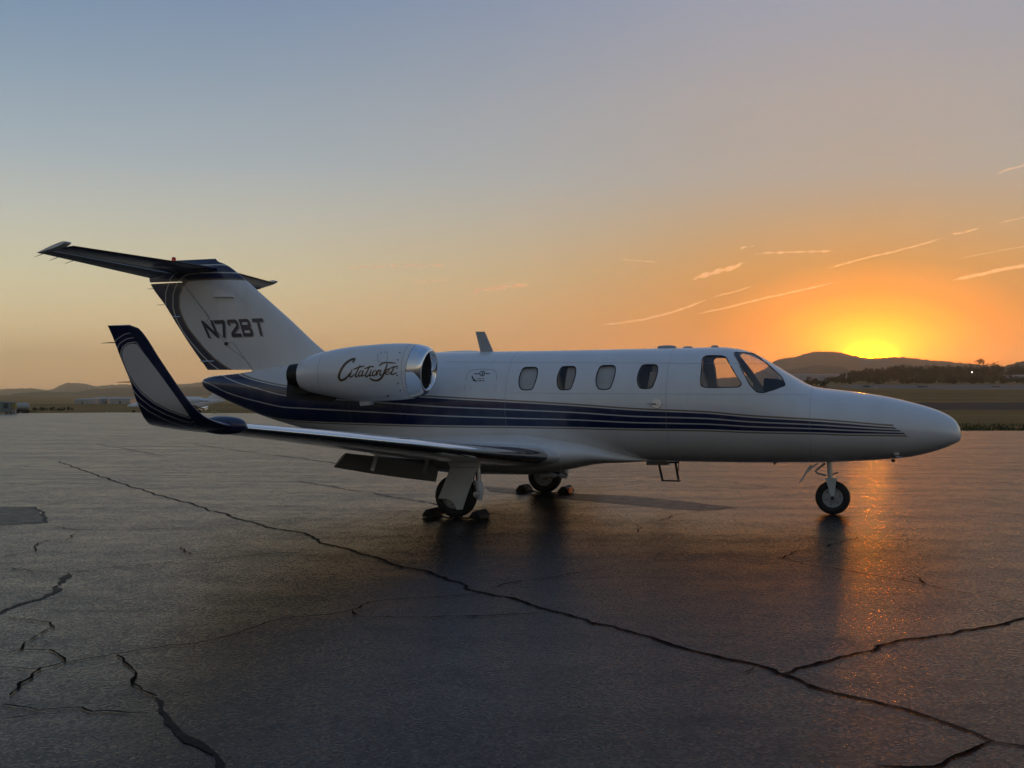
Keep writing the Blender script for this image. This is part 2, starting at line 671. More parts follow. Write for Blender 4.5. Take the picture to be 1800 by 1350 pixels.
draped('taxiway', 40, 330, lambda x: 133 + .02 * (x - 60), lambda x: 186 + .03 * (x - 60), MAT['far_asphalt'], .03, 'dark asphalt taxiway crossing the grass beyond the nose', ny=10)
draped('runway', 95, 620, lambda x: 322 + .02 * (x - 150), lambda x: 372 + .04 * (x - 150), MAT['pale_concrete'], .03, 'pale runway strip in front of the bushes', ny=10)
draped('runway_edge_line', 95, 620, lambda x: 318 + .02 * (x - 150), lambda x: 320.4 + .02 * (x - 150), MAT['paint_line'], .05, 'thin pale edge line along the runway')


def ribbon(pts, width, seed, rough=.35, step=.07, z=.004):
    """ragged strip on the apron through ground points"""
    v, f = [], []
    path = []
    for a, b in zip(pts[:-1], pts[1:]):
        d = (b - a).length
        n = max(1, int(d / step))
        n = min(n, 220)
        path += [a.lerp(b, i / n) for i in range(n)]
    path.append(pts[-1])
    acc = 0.0
    L = len(path)
    for i, q in enumerate(path):
        t = path[min(i + 1, L - 1)] - path[max(i - 1, 0)]
        t = t.normalized() if t.length > 0 else Vector((1, 0, 0))
        nrm = Vector((-t.y, t.x, 0))
        if i:
            acc += (q - path[i - 1]).length
        off = (noise.noise(Vector((acc * 1.7, seed, 0))) * .05 + noise.noise(Vector((acc * 7, seed, 3))) * .018) * rough / .35
        w = width * (.62 + .75 * abs(noise.noise(Vector((acc * 2.3, seed, 7)))) + .5 * noise.noise(Vector((acc * 13, seed, 9))))
        w *= min(1.0, .25 + i / max(1, L * .06), .25 + (L - 1 - i) / max(1, L * .06))
        c = q + nrm * off
        w0 = w * (.5 + .55 * noise.noise(Vector((acc * 9, seed, 21))) + .3 * noise.noise(Vector((acc * 31, seed, 25))))
        w1 = w * (.5 + .55 * noise.noise(Vector((acc * 9, seed, 31))) + .3 * noise.noise(Vector((acc * 31, seed, 35))))
        w0, w1 = max(.002, w0), max(.002, w1)
        v += [(c.x - nrm.x * w0, c.y - nrm.y * w0, z), (c.x + nrm.x * w1, c.y + nrm.y * w1, z)]
    for i in range(L - 1):
        f.append([2 * i, 2 * i + 1, 2 * i + 3, 2 * i + 2])
    return v, f


SEAMS = [  # long sealed joints (photo points, width in metres)
    ([(99, 810), (169, 835), (232, 856), (296, 875), (359, 893), (422, 913), (486, 930), (536, 937), (545, 945), (600, 964), (677, 985), (743, 1006), (806, 1024), (826, 1036), (861, 1042), (924, 1060), (975, 1077), (1050, 1097), (1101, 1110), (1205, 1139), (1269, 1158), (1370, 1185), (1459, 1211), (1522, 1230), (1607, 1257), (1691, 1282), (1750, 1306), (1800, 1314), (1900, 1345)], .05),
    ([(1370, 1185), (1421, 1173), (1480, 1156), (1564, 1130), (1628, 1120), (1712, 1109), (1800, 1090), (1900, 1072)], .045),
    ([(1750, 1306), (1725, 1320), (1683, 1341), (1650, 1353), (1600, 1356), (1540, 1352)], .035),
    ([(520, 845), (618, 861), (696, 875), (759, 885), (834, 897), (873, 904), (932, 908)], .045),
    ([(0, 1080), (42, 1061), (84, 1042), (99, 1023), (111, 1008)], .05),
    ([(262, 1228), (270, 1245), (296, 1270), (329, 1295), (363, 1321), (389, 1346), (405, 1367)], .05),
    ([(338, 780), (422, 793), (507, 803), (600, 816)], .07),
    ([(169, 780), (220, 789), (283, 801)], .06),
    ([(1505, 816), (1649, 822), (1800, 828)], .07),
    ([(998, 868), (1100, 871), (1200, 882), (1294, 893)], .04),
    ([(63, 891), (74, 904), (82, 919)], .07),
]
CRACKS = [
    [(1588, 1021), (1480, 1002), (1417, 993), (1370, 983), (1290, 976), (1184, 974), (1113, 972)],
    [(1800, 1059), (1691, 1042), (1628, 1029), (1588, 1021)],
    [(1370, 983), (1396, 972), (1438, 964), (1480, 957), (1514, 945)],
    [(1115, 923), (1151, 917), (1184, 907), (1227, 900), (1290, 893), (1353, 892), (1438, 896), (1501, 902), (1607, 911), (1721, 921), (1800, 928)],
    [(1115, 923), (1123, 929), (1121, 936)],
    [(1100, 835), (1269, 845), (1353, 858), (1404, 858), (1520, 846), (1600, 836)],
    [(1649, 822), (1720, 818), (1800, 812)],
    [(114, 1008), (169, 1002), (296, 989), (393, 981), (486, 975), (549, 972)],
    [(0, 1088), (80, 1097), (84, 1105), (63, 1126), (36, 1143), (0, 1150)],
    [(36, 1143), (84, 1145), (114, 1165)],
    [(0, 1175), (68, 1175), (114, 1165), (190, 1154), (262, 1143), (338, 1133), (380, 1120), (443, 1105), (507, 1090), (578, 1081), (618, 1071), (645, 1060), (751, 1052), (853, 1043)],
    [(68, 1175), (25, 1207), (0, 1226)],
    [(211, 1152), (228, 1173), (234, 1185), (249, 1207), (262, 1228)],
    [(0, 1240), (46, 1247), (63, 1253), (97, 1248), (139, 1247), (160, 1254), (211, 1251), (266, 1251)],
    [(0, 1264), (63, 1255)],
    [(610, 1075), (637, 1087), (716, 1089), (834, 1086), (924, 1082), (967, 1078)],
    [(861, 1035), (932, 1022), (983, 1014), (1050, 1003)],
    [(0, 983), (63, 970), (55, 962), (84, 951), (114, 949), (139, 938)],
    [(84, 924), (122, 931), (253, 932), (380, 926)],
    [(323, 962), (334, 968), (331, 976)],
    [(0, 892), (63, 891), (110, 884)],
    [(0, 925), (82, 921)],
    [(1317, 1187), (1343, 1179)],
    [(20, 1000), (105, 1007)],
    [(150, 1032), (175, 1033)],
    [(1588, 1021), (1600, 1014), (1628, 1018), (1632, 1028)],
    [(1500, 836), (1515, 832), (1560, 836), (1590, 834)],
    [(1800, 905), (1690, 899), (1590, 892)],
]
for k, (px, w) in enumerate(SEAMS):
    v, f = ribbon([ground_at(*q) for q in px], w, k * 3.1, rough=.6)
    obj('tar_seam', v, f, MAT['tar_seal'], apron, smooth=False)
for k, px in enumerate(CRACKS):
    v, f = ribbon([ground_at(*q) for q in px], .018, 50 + k * 2.3, rough=.7, z=.008, step=.04)
    obj('crack', v, f, MAT['crack_fill'], apron, smooth=False)
# the hairline crack inside the long joints
for k in (0, 1, 2):
    v, f = ribbon([ground_at(*q) for q in SEAMS[k][0]], .018, k * 3.1, rough=.6, z=.008)
    obj('crack', v, f, MAT['crack_fill'], apron, smooth=False)
for px in ([(850, 855), (1000, 868), (1100, 872), (1200, 882), (1294, 893), (1230, 898), (1100, 887), (1000, 878), (860, 864)],
           [(-60, 892), (62, 891), (81, 919), (-60, 926)]):
    q = [ground_at(*c) for c in px]
    obj('asphalt_patch', [(c.x, c.y, .003) for c in q], [list(range(len(q)))], MAT['asphalt_patch'], apron, smooth=False)


def ridge(name, px, dist, label, depth=.35, seed=0, rough=1.0, mat='hill_cover', step=2.0):
    """a hill whose skyline passes through measured points, with a slope towards and away from the viewer"""
    us = [q[0] for q in px]
    crest = Curve1(px)
    n = int((us[-1] - us[0]) / step)
    prof = [(-depth, 0), (-depth * .8, .12), (-depth * .6, .33), (-depth * .42, .55), (-depth * .28, .74), (-depth * .16, .89), (-depth * .07, .97), (0, 1.0), (depth * .12, .95), (depth * .35, .7), (depth * .7, .3), (depth, 0)]
    v, f = [], []
    for i in range(n + 1):
        u = us[0] + (us[-1] - us[0]) * i / n
        top = point_at(u, crest(u), dist)
        dx = top.x / top.y
        for k, (s, h) in enumerate(prof):
            y = dist * (1 + s)
            x = dx * y
            base = terrain_z(x, y) - 3
            z = base + (top.z - base) * h
            if h > .05:
                z += rough * dist / FPX * (2.2 * noise.noise(Vector((u * .12, s * 40, seed))) + 1.4 * noise.noise(Vector((u * .45, s * 90, seed + 5)))) * (.5 + .5 * h)
            v.append((x, y, z))
    m = len(prof)
    for i in range(n):
        for k in range(m - 1):
            a0 = i * m + k
            f.append([a0, a0 + m, a0 + m + 1, a0 + 1])
    return tag(obj(name, v, f, MAT[mat], sharp=None, kind='structure'), label)


ridge('hill', [(1000, 672), (1180, 668), (1300, 663), (1342, 650), (1365, 633), (1400, 627), (1420, 621), (1440, 618), (1470, 619), (1500, 625), (1530, 629), (1580, 628), (1640, 634), (1700, 639), (1760, 645), (1850, 648), (2000, 655), (2300, 668)], 2900,
      'long wooded ridge below the rising glow', seed=1)
ridge('hill', [(1690, 664), (1735, 655), (1765, 645), (1800, 635), (1850, 630), (1950, 640), (2100, 655), (2300, 662)], 1500, 'smaller wooded hill at the end of the ridge', seed=2)
ridge('hill', [(1365, 654), (1400, 648), (1440, 643), (1480, 645), (1496, 652), (1560, 660)], 1800, 'low wooded rise behind the white warehouse', seed=3)
ridge('hill', [(-700, 692), (-300, 690), (-100, 686), (0, 684), (55, 682.5), (85, 686), (105, 678), (118, 673), (145, 674), (170, 679), (190, 677), (215, 676), (260, 677), (330, 675), (345, 673), (365, 671), (420, 670), (600, 664), (800, 660), (1020, 655)], 3900,
      'pale distant hills beyond the parked jet', seed=4, rough=.6)
ridge('hill', [(20, 693), (60, 689), (85, 688), (100, 689.5), (130, 689.5), (145, 687), (165, 684.5), (180, 684), (200, 682), (230, 682), (300, 681), (400, 678), (500, 676), (700, 676), (900, 678)], 2100,
      'dark line of wooded low hills behind the hangars', seed=5, rough=.9)
# mast on the far hill
q = point_at(137.5, 674, 3880)
mb = MB().tube([(q.x, q.y, q.z - 10), (q.x, q.y, q.z + 9)], [1.4, .8], 6)
tag(mb.out('radio_mast', MAT['equipment_grey']), 'thin radio mast on the pale distant hill', 'mast')


# ------------------------------------------------------------------ trees
def crown_geo(rng, c, w, h, n, leaf):
    """leaf-sized faces spread through uneven clumps of a crown centred at c"""
    v, f = [], []
    clumps = []
    for k in range(max(5, int(n / 45))):
        th, ph = rng.uniform(0, 6.283), rng.uniform(-1, 1)
        rr = rng.uniform(.25, .95)
        cs = math.sqrt(1 - ph * ph)
        clumps.append((Vector((math.cos(th) * cs * w / 2 * rr, math.sin(th) * cs * w / 2 * rr, ph * h / 2 * rr)), rng.uniform(.16, .30) * min(w, h)))
    for k in range(n):
        cc, cr = rng.choice(clumps)
        d = Vector((rng.gauss(0, 1), rng.gauss(0, 1), rng.gauss(0, 1)))
        d = d.normalized() * cr * rng.uniform(.5, 1.05)
        p0 = c + cc + d
        a = Vector((rng.gauss(0, 1), rng.gauss(0, 1), rng.gauss(0, 1))).normalized()
        b = a.orthogonal().normalized()
        s = leaf * rng.uniform(.6, 1.4)
        i = len(v)
        v += [p0 - a * s, p0 + b * s * .6, p0 + a * s, p0 - b * s * .6]
        f.append([i, i + 1, i + 2, i + 3])
    return v, f


def tree(name, u, d, h, w, label, mat='leaf_dark', seed=1, n=700, leaf=.32, trunk_frac=.35, forks=4, group=None):
    rng = random.Random(seed)
    x = (u - 900) / FPX * d
    z = terrain_z(x, d)
    root = empty(name, (x, d, z))
    mb = MB()
    mb.tube([(0, 0, -.3), (.1, 0, h * .25), (rng.uniform(-.3, .3), .1, h * .55), (rng.uniform(-.4, .4), 0, h * .8)], [h * .028, h * .022, h * .014, h * .006], 7)
    for k in range(forks):
        a = rng.uniform(0, 6.28)
        z0 = h * rng.uniform(.3, .55)
        mb.tube([(0, 0, z0), (math.cos(a) * w * .2, math.sin(a) * w * .2, z0 + h * .15), (math.cos(a) * w * .38, math.sin(a) * w * .38, z0 + h * .3)], [h * .012, h * .009, h * .004], 5)
    mb.out('trunk', MAT['bark'], root)
    v, f = crown_geo(rng, Vector((0, 0, h * (trunk_frac + 1) / 2)), w, h * (1 - trunk_frac), n, leaf)
    obj('crown', v, f, MAT[mat], root, smooth=False)
    return tag(root, label, 'tree', group)


TREES = [  # photo column, distance, height, crown width, label, trunk share
    (1722, 620, 13.2, 6.0, 'tall thin bare-looking tree standing above the others on the skyline', .45, 260),
    (1706, 625, 9.0, 5.5, 'short broad tree just before the tall thin skyline tree', .2, 520),
    (1739, 615, 10.0, 8.5, 'round domed tree just past the tall thin skyline tree', .15, 900),
    (1688, 640, 9.2, 3.6, 'slim tree poking up at the ridge end below the orange sky', .3, 350),
    (1682, 630, 8.6, 3.0, 'slim tree with a split top before the skyline gap', .3, 260),
    (1662, 650, 8.2, 5.0, 'low rounded tree at the start of the skyline row', .2, 500),
]
for k, (u, d, h, w, lab, tf, n) in enumerate(TREES):
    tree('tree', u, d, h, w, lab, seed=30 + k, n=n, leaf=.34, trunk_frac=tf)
tree('shrub', 1447, 330, 2.6, 4.2, 'dark rounded shrub in front of the white warehouse', seed=77, n=500, leaf=.2, trunk_frac=.05)

# the mass of the wood behind the runway and the scrub in front of it
rng = random.Random(5)
wv, wf = [], []
for k in range(270):
    d = rng.uniform(540, 860)
    u = rng.uniform(1478, 1990)
    x = (u - 900) / FPX * d
    z = terrain_z(x, d)
    lim = interp(u, [1478, 1500, 1530, 1600, 1700, 1800, 2000], [662, 651, 645, 641, 640, 640, 640])
    zt = CAM_H + (697.1 - lim - rng.uniform(0, 7)) / FPX * d
    h = max(4.0, zt - z)
    w = h * rng.uniform(.7, 1.1)
    v, f = crown_geo(rng, Vector((x, d, z + h * .52)), w, h, 260, .5)
    o = len(wv)
    wv += v
    wf += [[i + o for i in q] for q in f]
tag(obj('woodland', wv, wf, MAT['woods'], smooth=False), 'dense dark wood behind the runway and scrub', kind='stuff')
wv, wf = [], []
for k in range(190):
    d = rng.uniform(392, 520)
    u = rng.uniform(1400, 2000)
    x = (u - 900) / FPX * d
    z = terrain_z(x, d)
    h = rng.uniform(1.6, 4.0) * (1.0 if u > 1540 else .75)
    w = h * rng.uniform(1.2, 2.2)
    v, f = crown_geo(rng, Vector((x, d, z + h * .42)), w, h, 170, .3)
    o = len(wv)
    wv += v
    wf += [[i + o for i in q] for q in f]
tag(obj('scrub', wv, wf, MAT['leaf_light'], smooth=False), 'belt of rough scrub along the far side of the runway', kind='stuff')

# tufts of grass at the apron edge beyond the nose
gv, gf = [], []
for k in range(9000):
    x = rng.uniform(10, 75)
    y = rng.uniform(51.6, 66) if x > 20 else rng.uniform(66, 80)
    y = 51.6 + (y - 51.6) * rng.random()
    if x < 21:
        y += 12 + (21 - x)
    z = terrain_z(x, y)
    a = rng.uniform(0, 3.14)
    hgt, s = rng.uniform(.05, .17), rng.uniform(.03, .08)
    i = len(gv)
    gv += [(x - math.cos(a) * s, y - math.sin(a) * s, z), (x + math.cos(a) * s, y + math.sin(a) * s, z), (x + rng.uniform(-.06, .06), y + rng.uniform(-.06, .06), z + hgt)]
    gf.append([i, i + 1, i + 2])
tag(obj('grass', gv, gf, MAT['leaf_light'], smooth=False), 'short rough grass along the apron edge', kind='stuff')

# ------------------------------------------------------------------ haze: one even body of air over the field
m = bpy.data.materials.new('haze_air')
m.use_nodes = True
t = NT(m.node_tree)
t.n.remove(t.n['Principled BSDF'])
pv = t.node('ShaderNodeVolumePrincipled')
pv.inputs['Color'].default_value = (.95, .82, .62, 1)
pv.inputs['Density'].default_value = 2.7e-4
pv.inputs['Anisotropy'].default_value = .76
t.l.new(pv.outputs[0], t.n['Material Output'].inputs['Volume'])
mb = MB().box((0, 0, 85), (9400, 9400, 200))
haze = mb.out('haze', m, smooth=False, kind='stuff')
tag(haze, 'thin evening haze over the airfield and hills')


# ------------------------------------------------------------------ the business jet (frame: x forward from the nose wheel, y to port, z up)
jet = empty('business_jet', (NOSE_X, NOSE_Y, 0), -PSI)
tag(jet, 'white business jet with navy and gold bands and tall striped winglets', 'airplane')

F_TOP = Curve1([(1.617, 1.095), (1.60, 1.18), (1.55, 1.275), (1.45, 1.355), (1.272, 1.436), (.988, 1.522), (.706, 1.590), (.3, 1.655), (0, 1.693), (-.2, 1.718), (-.30, 1.752),
                (-.472, 1.85), (-.776, 2.04), (-.95, 2.145), (-1.084, 2.208), (-1.25, 2.255), (-1.5, 2.283), (-2.2, 2.28), (-4, 2.268), (-6, 2.268), (-7, 2.25), (-7.6, 2.2), (-8.5, 2.08), (-9.05, 2.0), (-9.3, 1.97), (-9.8, 1.925), (-9.93, 1.89), (-9.985, 1.84)])
F_BOT = Curve1([(1.617, 1.085), (1.60, 1.02), (1.55, .985), (1.45, .935), (1.272, .868), (.988, .796), (.706, .76), (.3, .727), (0, .707), (-.5, .692), (-1.2, .678), (-2.6, .674), (-5.4, .675), (-6.2, .72), (-7, .86), (-7.43, .95), (-8, 1.07), (-8.66, 1.232), (-9.3, 1.45), (-9.75, 1.635), (-9.93, 1.73), (-9.985, 1.82)])
F_HW = Curve1([(1.617, .006), (1.60, .095), (1.55, .19), (1.45, .285), (1.272, .385), (.988, .48), (.706, .555), (.3, .635), (0, .68), (-.5, .735), (-1.2, .785), (-2, .80), (-6, .80), (-7, .72), (-8, .56), (-9, .33), (-9.7, .17), (-9.93, .10), (-9.985, .03)])
F_ZW = Curve1([(1.617, 1.09), (1.272, 1.14), (.7, 1.18), (0, 1.23), (-.6, 1.33), (-1.3, 1.45), (-2, 1.475), (-5.5, 1.47), (-7, 1.55), (-8, 1.62), (-9, 1.74), (-9.985, 1.83)])


def fus_y(x, z, grow=0.0):
    """half width of the body at (x, z)"""
    zw = F_ZW(x)
    h = (F_TOP(x) - zw) if z >= zw else (zw - F_BOT(x))
    k = (z - zw) / (h + grow + 1e-6)
    return (F_HW(x) + grow) * math.sqrt(max(0.0, 1 - k * k))


def on_fus(u, v, lift=0.0):
    """photo point -> point on the near (starboard) flank"""
    y = -.75
    for _ in range(12):
        x, z = loc_xz(u, v, y)
        y = .5 * y + .5 * -(fus_y(x, z) + lift)
    return Vector((x, -(fus_y(x, z) + lift), z))


# paint bands measured along the flank: columns, top edge, first line, second line, bottom edge
BANDS = [(1600, 751.5, 755.8, 760.2, 764.6), (1560, 749.5, 754.2, 759, 763.8), (1480, 743, 749.5, 756, 762.5), (1440, 740, 747, 754, 761), (1320, 733, 741.5, 750, 758.5), (1240, 726, 735.5, 745.5, 755.5),
         (1120, 720.8, 732, 743, 754), (1010, 713, 725, 738, 751.5), (900, 706.5, 720, 735, 749.8), (780, 700, 715, 731, 748.5), (650, 692, 706, 724, 745), (540, 684, 698, 718, 741),
         (503, 680, 695, 716, 738), (450, 669, 682, 705, 729), (420, 657, 673, 697, 727), (397, 646, 663, 689, 725), (372, 630, 650, 676, 720), (355, 620, 640, 668, 715)]
bx = [[], [], [], []]
for row in BANDS:
    for k in range(4):
        q = on_fus(row[0], row[1 + k])
        bx[k].append((q.x, q.z))
BC = [Curve1(sorted(c)) for c in bx]


def band_attr(x, z):
    zz = [c(x) for c in BC]
    if z > zz[1]:
        k, a, b = 0, zz[0], zz[1]
    elif z > zz[2]:
        k, a, b = 1, zz[1], zz[2]
    else:
        k, a, b = 2, zz[2], zz[3]
    h = max(.004, a - b)
    s = k + (a - z) / h
    return s, h, x - (.78 + .055 * max(0, min(3, s)))


def fus_ring(x, n, inset=0.0):
    zw, tp, bt, hw = F_ZW(x), F_TOP(x), F_BOT(x), F_HW(x)
    out = []
    for j in range(n):
        a = 2 * math.pi * j / n
        cy, sz = math.cos(a), math.sin(a)
        out.append(Vector((x, (hw - inset) * cy, zw + ((tp - zw - inset) if sz >= 0 else (zw - bt - inset)) * sz)))
    return out


xs = [1.617, 1.612, 1.60, 1.58, 1.555, 1.52, 1.48, 1.43, 1.37, 1.30]
x = 1.22
while x > -9.6:
    xs.append(x)
    x -= .075
xs += [-9.65, -9.75, -9.83, -9.89, -9.93, -9.96, -9.985]
outer = MB().rings([fus_ring(x, 96) for x in xs])
inner = MB()
ix, x = [], .1
while x > -6.0:
    ix.append(x)
    x -= .1
inner.rings([fus_ring(x, 64, .045) for x in ix])
n_out = len(outer.f)
shell_v = outer.v + inner.v
shell_f = outer.f + [[i + len(outer.v) for i in q[::-1]] for q in inner.f]
shell = obj('shell_tmp', shell_v, shell_f, MAT['fuselage_paint'], mats=[MAT['fuselage_paint'], MAT['cabin_trim']], midx=[0] * n_out + [1] * len(inner.f), smooth=False)
bm = bmesh.new()
bm.from_mesh(shell.data)
bm.normal_update()
if bm.calc_volume(signed=True) < 0:
    bmesh.ops.reverse_faces(bm, faces=bm.faces)
bm.to_mesh(shell.data)
bm.free()


def rounded(poly, r=.25, n=4):
    """round the corners of a polygon by cutting back a share r of each side"""
    out = []
    k = len(poly)
    for i in range(k):
        a, b, c = Vector(poly[i - 1]), Vector(poly[i]), Vector(poly[(i + 1) % k])
        p0, p1 = b.lerp(a, r), b.lerp(c, r)
        for s in range(n + 1):
            q = s / n
            out.append(tuple((1 - q) ** 2 * p0 + 2 * q * (1 - q) * b + q * q * p1))
    return out


WIN1 = [(560, 336), (634, 335), (646, 350), (644, 385), (634, 425), (611, 489), (540, 491), (522, 470), (517, 428), (526, 385), (543, 346)]


def zoom3(q):
    return 780 + q[0] / 3.913, 560 + q[1] / 3.913


openings = []   # (name, polygon in x,z on the flank)
for x0, x1, y0, y1 in ((517, 645, 335, 490), (780, 908, 329, 489), (1047, 1180, 322, 486), (1332, 1471, 317, 480)):
    pts = []
    for a, b in WIN1:
        q = on_fus(*zoom3((x0 + (a - 517) / 129 * (x1 - x0), y0 + (b - 335) / 156 * (y1 - y0))))
        pts.append((q.x, q.z))
    openings.append(('cabin_window', rounded(pts, .3, 2)))
side = [(1235, 630), (1240, 626), (1248, 625), (1269, 625.6), (1276, 628), (1290, 654), (1303, 673), (1302, 677), (1297, 680.6), (1238, 680.6), (1232.4, 677), (1231.6, 668), (1234, 644)]
openings.append(('cockpit_window', rounded([(on_fus(*q).x, on_fus(*q).z) for q in side], .25, 2)))
shield = [(1288, 618.6), (1322, 620), (1333, 626), (1352, 643), (1374, 662), (1381, 677.5), (1362, 684), (1342, 690), (1330, 688.5), (1319, 677), (1305, 651)]
openings.append(('windshield', rounded([(on_fus(*q).x, on_fus(*q).z) for q in shield], .22, 2)))
cut = MB()
for nm, poly in openings:
    y_in = .07 if nm == 'windshield' else .2
    cut.prism(poly, -1.6, -y_in)
    cut.prism([(a, b) for a, b in poly], y_in, 1.6)
cutter = cut.out('cutter_tmp', MAT['dark_trim'], smooth=False)
md = shell.modifiers.new('cut', 'BOOLEAN')
md.operation, md.solver, md.object = 'DIFFERENCE', 'EXACT', cutter
dg = bpy.context.evaluated_depsgraph_get()
fus_me = bpy.data.meshes.new_from_object(shell.evaluated_get(dg))
for o in (shell, cutter):
    bpy.data.objects.remove(o, do_unlink=True)
fus_me.name = 'fuselage'
av = [[], [], []]
for vtx in fus_me.vertices:
    s = band_attr(vtx.co.x, vtx.co.z)
    for k in range(3):
        av[k].append(s[k])
fus_me.materials.clear()
fuselage = obj_me('fuselage', fus_me, None, jet, sharp=35, mats=[MAT['fuselage_paint'], MAT['cabin_trim']], attrs={'band': av[0], 'band_h': av[1], 'band_end': av[2]})


def skin_patch(poly, side, lift, rings=4):
    """sheet following the flank inside a polygon given in x, z"""
    cx = sum(q[0] for q in poly) / len(poly)
    cz = sum(q[1] for q in poly) / len(poly)
    v = [Vector((cx, side * (fus_y(cx, cz) + lift), cz))]
    n = len(poly)
    for r in range(1, rings + 1):
        for a, b in poly:
            x, z = cx + (a - cx) * r / rings, cz + (b - cz) * r / rings
            v.append(Vector((x, side * (fus_y(x, z) + lift), z)))
    f = [[0, 1 + j, 1 + (j + 1) % n] for j in range(n)]
    for r in range(rings - 1):
        for j in range(n):
            a = 1 + r * n + j
            b = 1 + r * n + (j + 1) % n
            f.append([a, a + n, b + n, b])
    if side < 0:
        f = [q[::-1] for q in f]
    return v, f


def skin_ring(poly, side, l0, l1, s0, s1):
    cx = sum(q[0] for q in poly) / len(poly)
    cz = sum(q[1] for q in poly) / len(poly)
    v, n = [], len(poly)
    for s, l in ((s0, l0), (s1, l1), (s1, l1 - .01), (s0, l0 - .012)):
        for a, b in poly:
            d = math.hypot(a - cx, b - cz)
            k = 1 + s / d
            x, z = cx + (a - cx) * k, cz + (b - cz) * k
            v.append(Vector((x, side * (fus_y(x, z) + l), z)))
    f = []
    for r in range(4):
        for j in range(n):
            a, b = r * n + j, r * n + (j + 1) % n
            c, d = ((r + 1) % 4) * n + (j + 1) % n, ((r + 1) % 4) * n + j
            f.append([a, b, c, d])
    return v, f


for nm, poly in openings:
    for sd in (-1, 1):
        v, f = skin_patch(poly, sd, -.010)
        pane = obj(nm, v, f, MAT['window_glass'], fuselage, sharp=None)
        v, f = skin_ring(poly, sd, .003, .002, -.004, .010)
        obj('window_frame', v, f, MAT['dark_trim'], fuselage, sharp=None)


def flank_strip(px, width, name, mat, lift=.003, closed=False, parent=None):
    """thin strip painted or let into the flank through photo points"""
    pts = [on_fus(*q) for q in px]
    if closed:
        pts.append(pts[0])
    v, f = [], []
    for i, q in enumerate(pts):
        t = (pts[min(i + 1, len(pts) - 1)] - pts[max(i - 1, 0)])
        nrm = Vector((-t.z, 0, t.x)).normalized() * width / 2
        for sg in (-1, 1):
            x, z = q.x + nrm.x * sg, q.z + nrm.z * sg
            v.append((x, -(fus_y(x, z) + lift), z))
    for i in range(len(pts) - 1):
        f.append([2 * i, 2 * i + 1, 2 * i + 3, 2 * i + 2])
    return obj(name, v, f, mat, parent or fuselage, sharp=None)


# baggage hatch outline, panel joints, emblem and small print
flank_strip([(816.5, 700), (817, 680), (819, 664), (823, 655), (829, 650.5), (840, 649), (860, 649), (868, 650), (872, 654), (873, 664), (872, 680), (870.5, 702)], .006, 'hatch_outline', MAT['panel_gap'])
for a in ([(1424, 640 + 56), (1424, 720), (1423, 738)], [(1410, 705), (1410, 738)], [(996, 758), (995, 775), (994, 800)]):
    flank_strip(a, .004, 'panel_joint', MAT['panel_gap'])
for xj in (-.25, -2.12, -4.42, -6.92):
    v, f = [], []
    for i in range(97):
        for dx in (-.0016, .0016):
            r_ = fus_ring(xj + dx, 96)[i % 96]
            c_ = Vector((xj + dx, 0, F_ZW(xj)))
            v.append(r_ + (r_ - c_).normalized() * .0025)
    for i in range(96):
        f.append([2 * i, 2 * i + 1, 2 * i + 3, 2 * i + 2])
    obj('skin_joint', v, f, MAT['panel_gap'], fuselage, sharp=None)
for vv_ in (636, 690):
    flank_strip([(780 + 20 * k, vv_ + .12 * k) for k in range(33) if not (vv_ == 690 and k < 6)], .003, 'panel_joint', MAT['panel_gap'])
z2 = lambda a, b: (810 + a / 22.5, 630 + b / 22.5)
ring = [z2(850 + 100 * math.cos(k * math.pi / 8), 595 + 92 * math.sin(k * math.pi / 8)) for k in range(16)]
flank_strip(ring, .011, 'emblem_ring', MAT['decal_dark'], .004, True)
flank_strip([z2(525, 605), z2(600, 605), z2(720, 610)], .012, 'emblem_wing', MAT['decal_dark'], .004)
flank_strip([z2(980, 598), z2(1060, 598), z2(1150, 596)], .010, 'emblem_wing', MAT['decal_dark'], .004)
flank_strip([z2(880, 560), z2(850, 600), z2(865, 640)], .018, 'emblem_figure', MAT['decal_dark'], .005)
flank_strip([z2(450, 690), z2(465, 770), z2(510, 850), z2(560, 885), z2(630, 895)], .017, 'emblem_wing', MAT['decal_dark'], .004)
flank_strip([z2(500, 880), z2(540, 840), z2(550, 810)], .014, 'emblem_wing', MAT['decal_dark'], .005)
for a0, a1, b, w, mt in ((640, 700, 800, .008, 'decal_red'), (715, 790, 800, .008, 'decal_red'), (800, 850, 800, .007, 'decal_red'), (860, 935, 800, .006, 'decal_red'),
                         (680, 730, 880, .010, 'decal_dark'), (742, 820, 878, .012, 'decal_dark'), (865, 915, 878, .017, 'decal_dark')):
    flank_strip([z2(a0, b), z2(a1, b)], w, 'small_print', MAT[mt], .004)

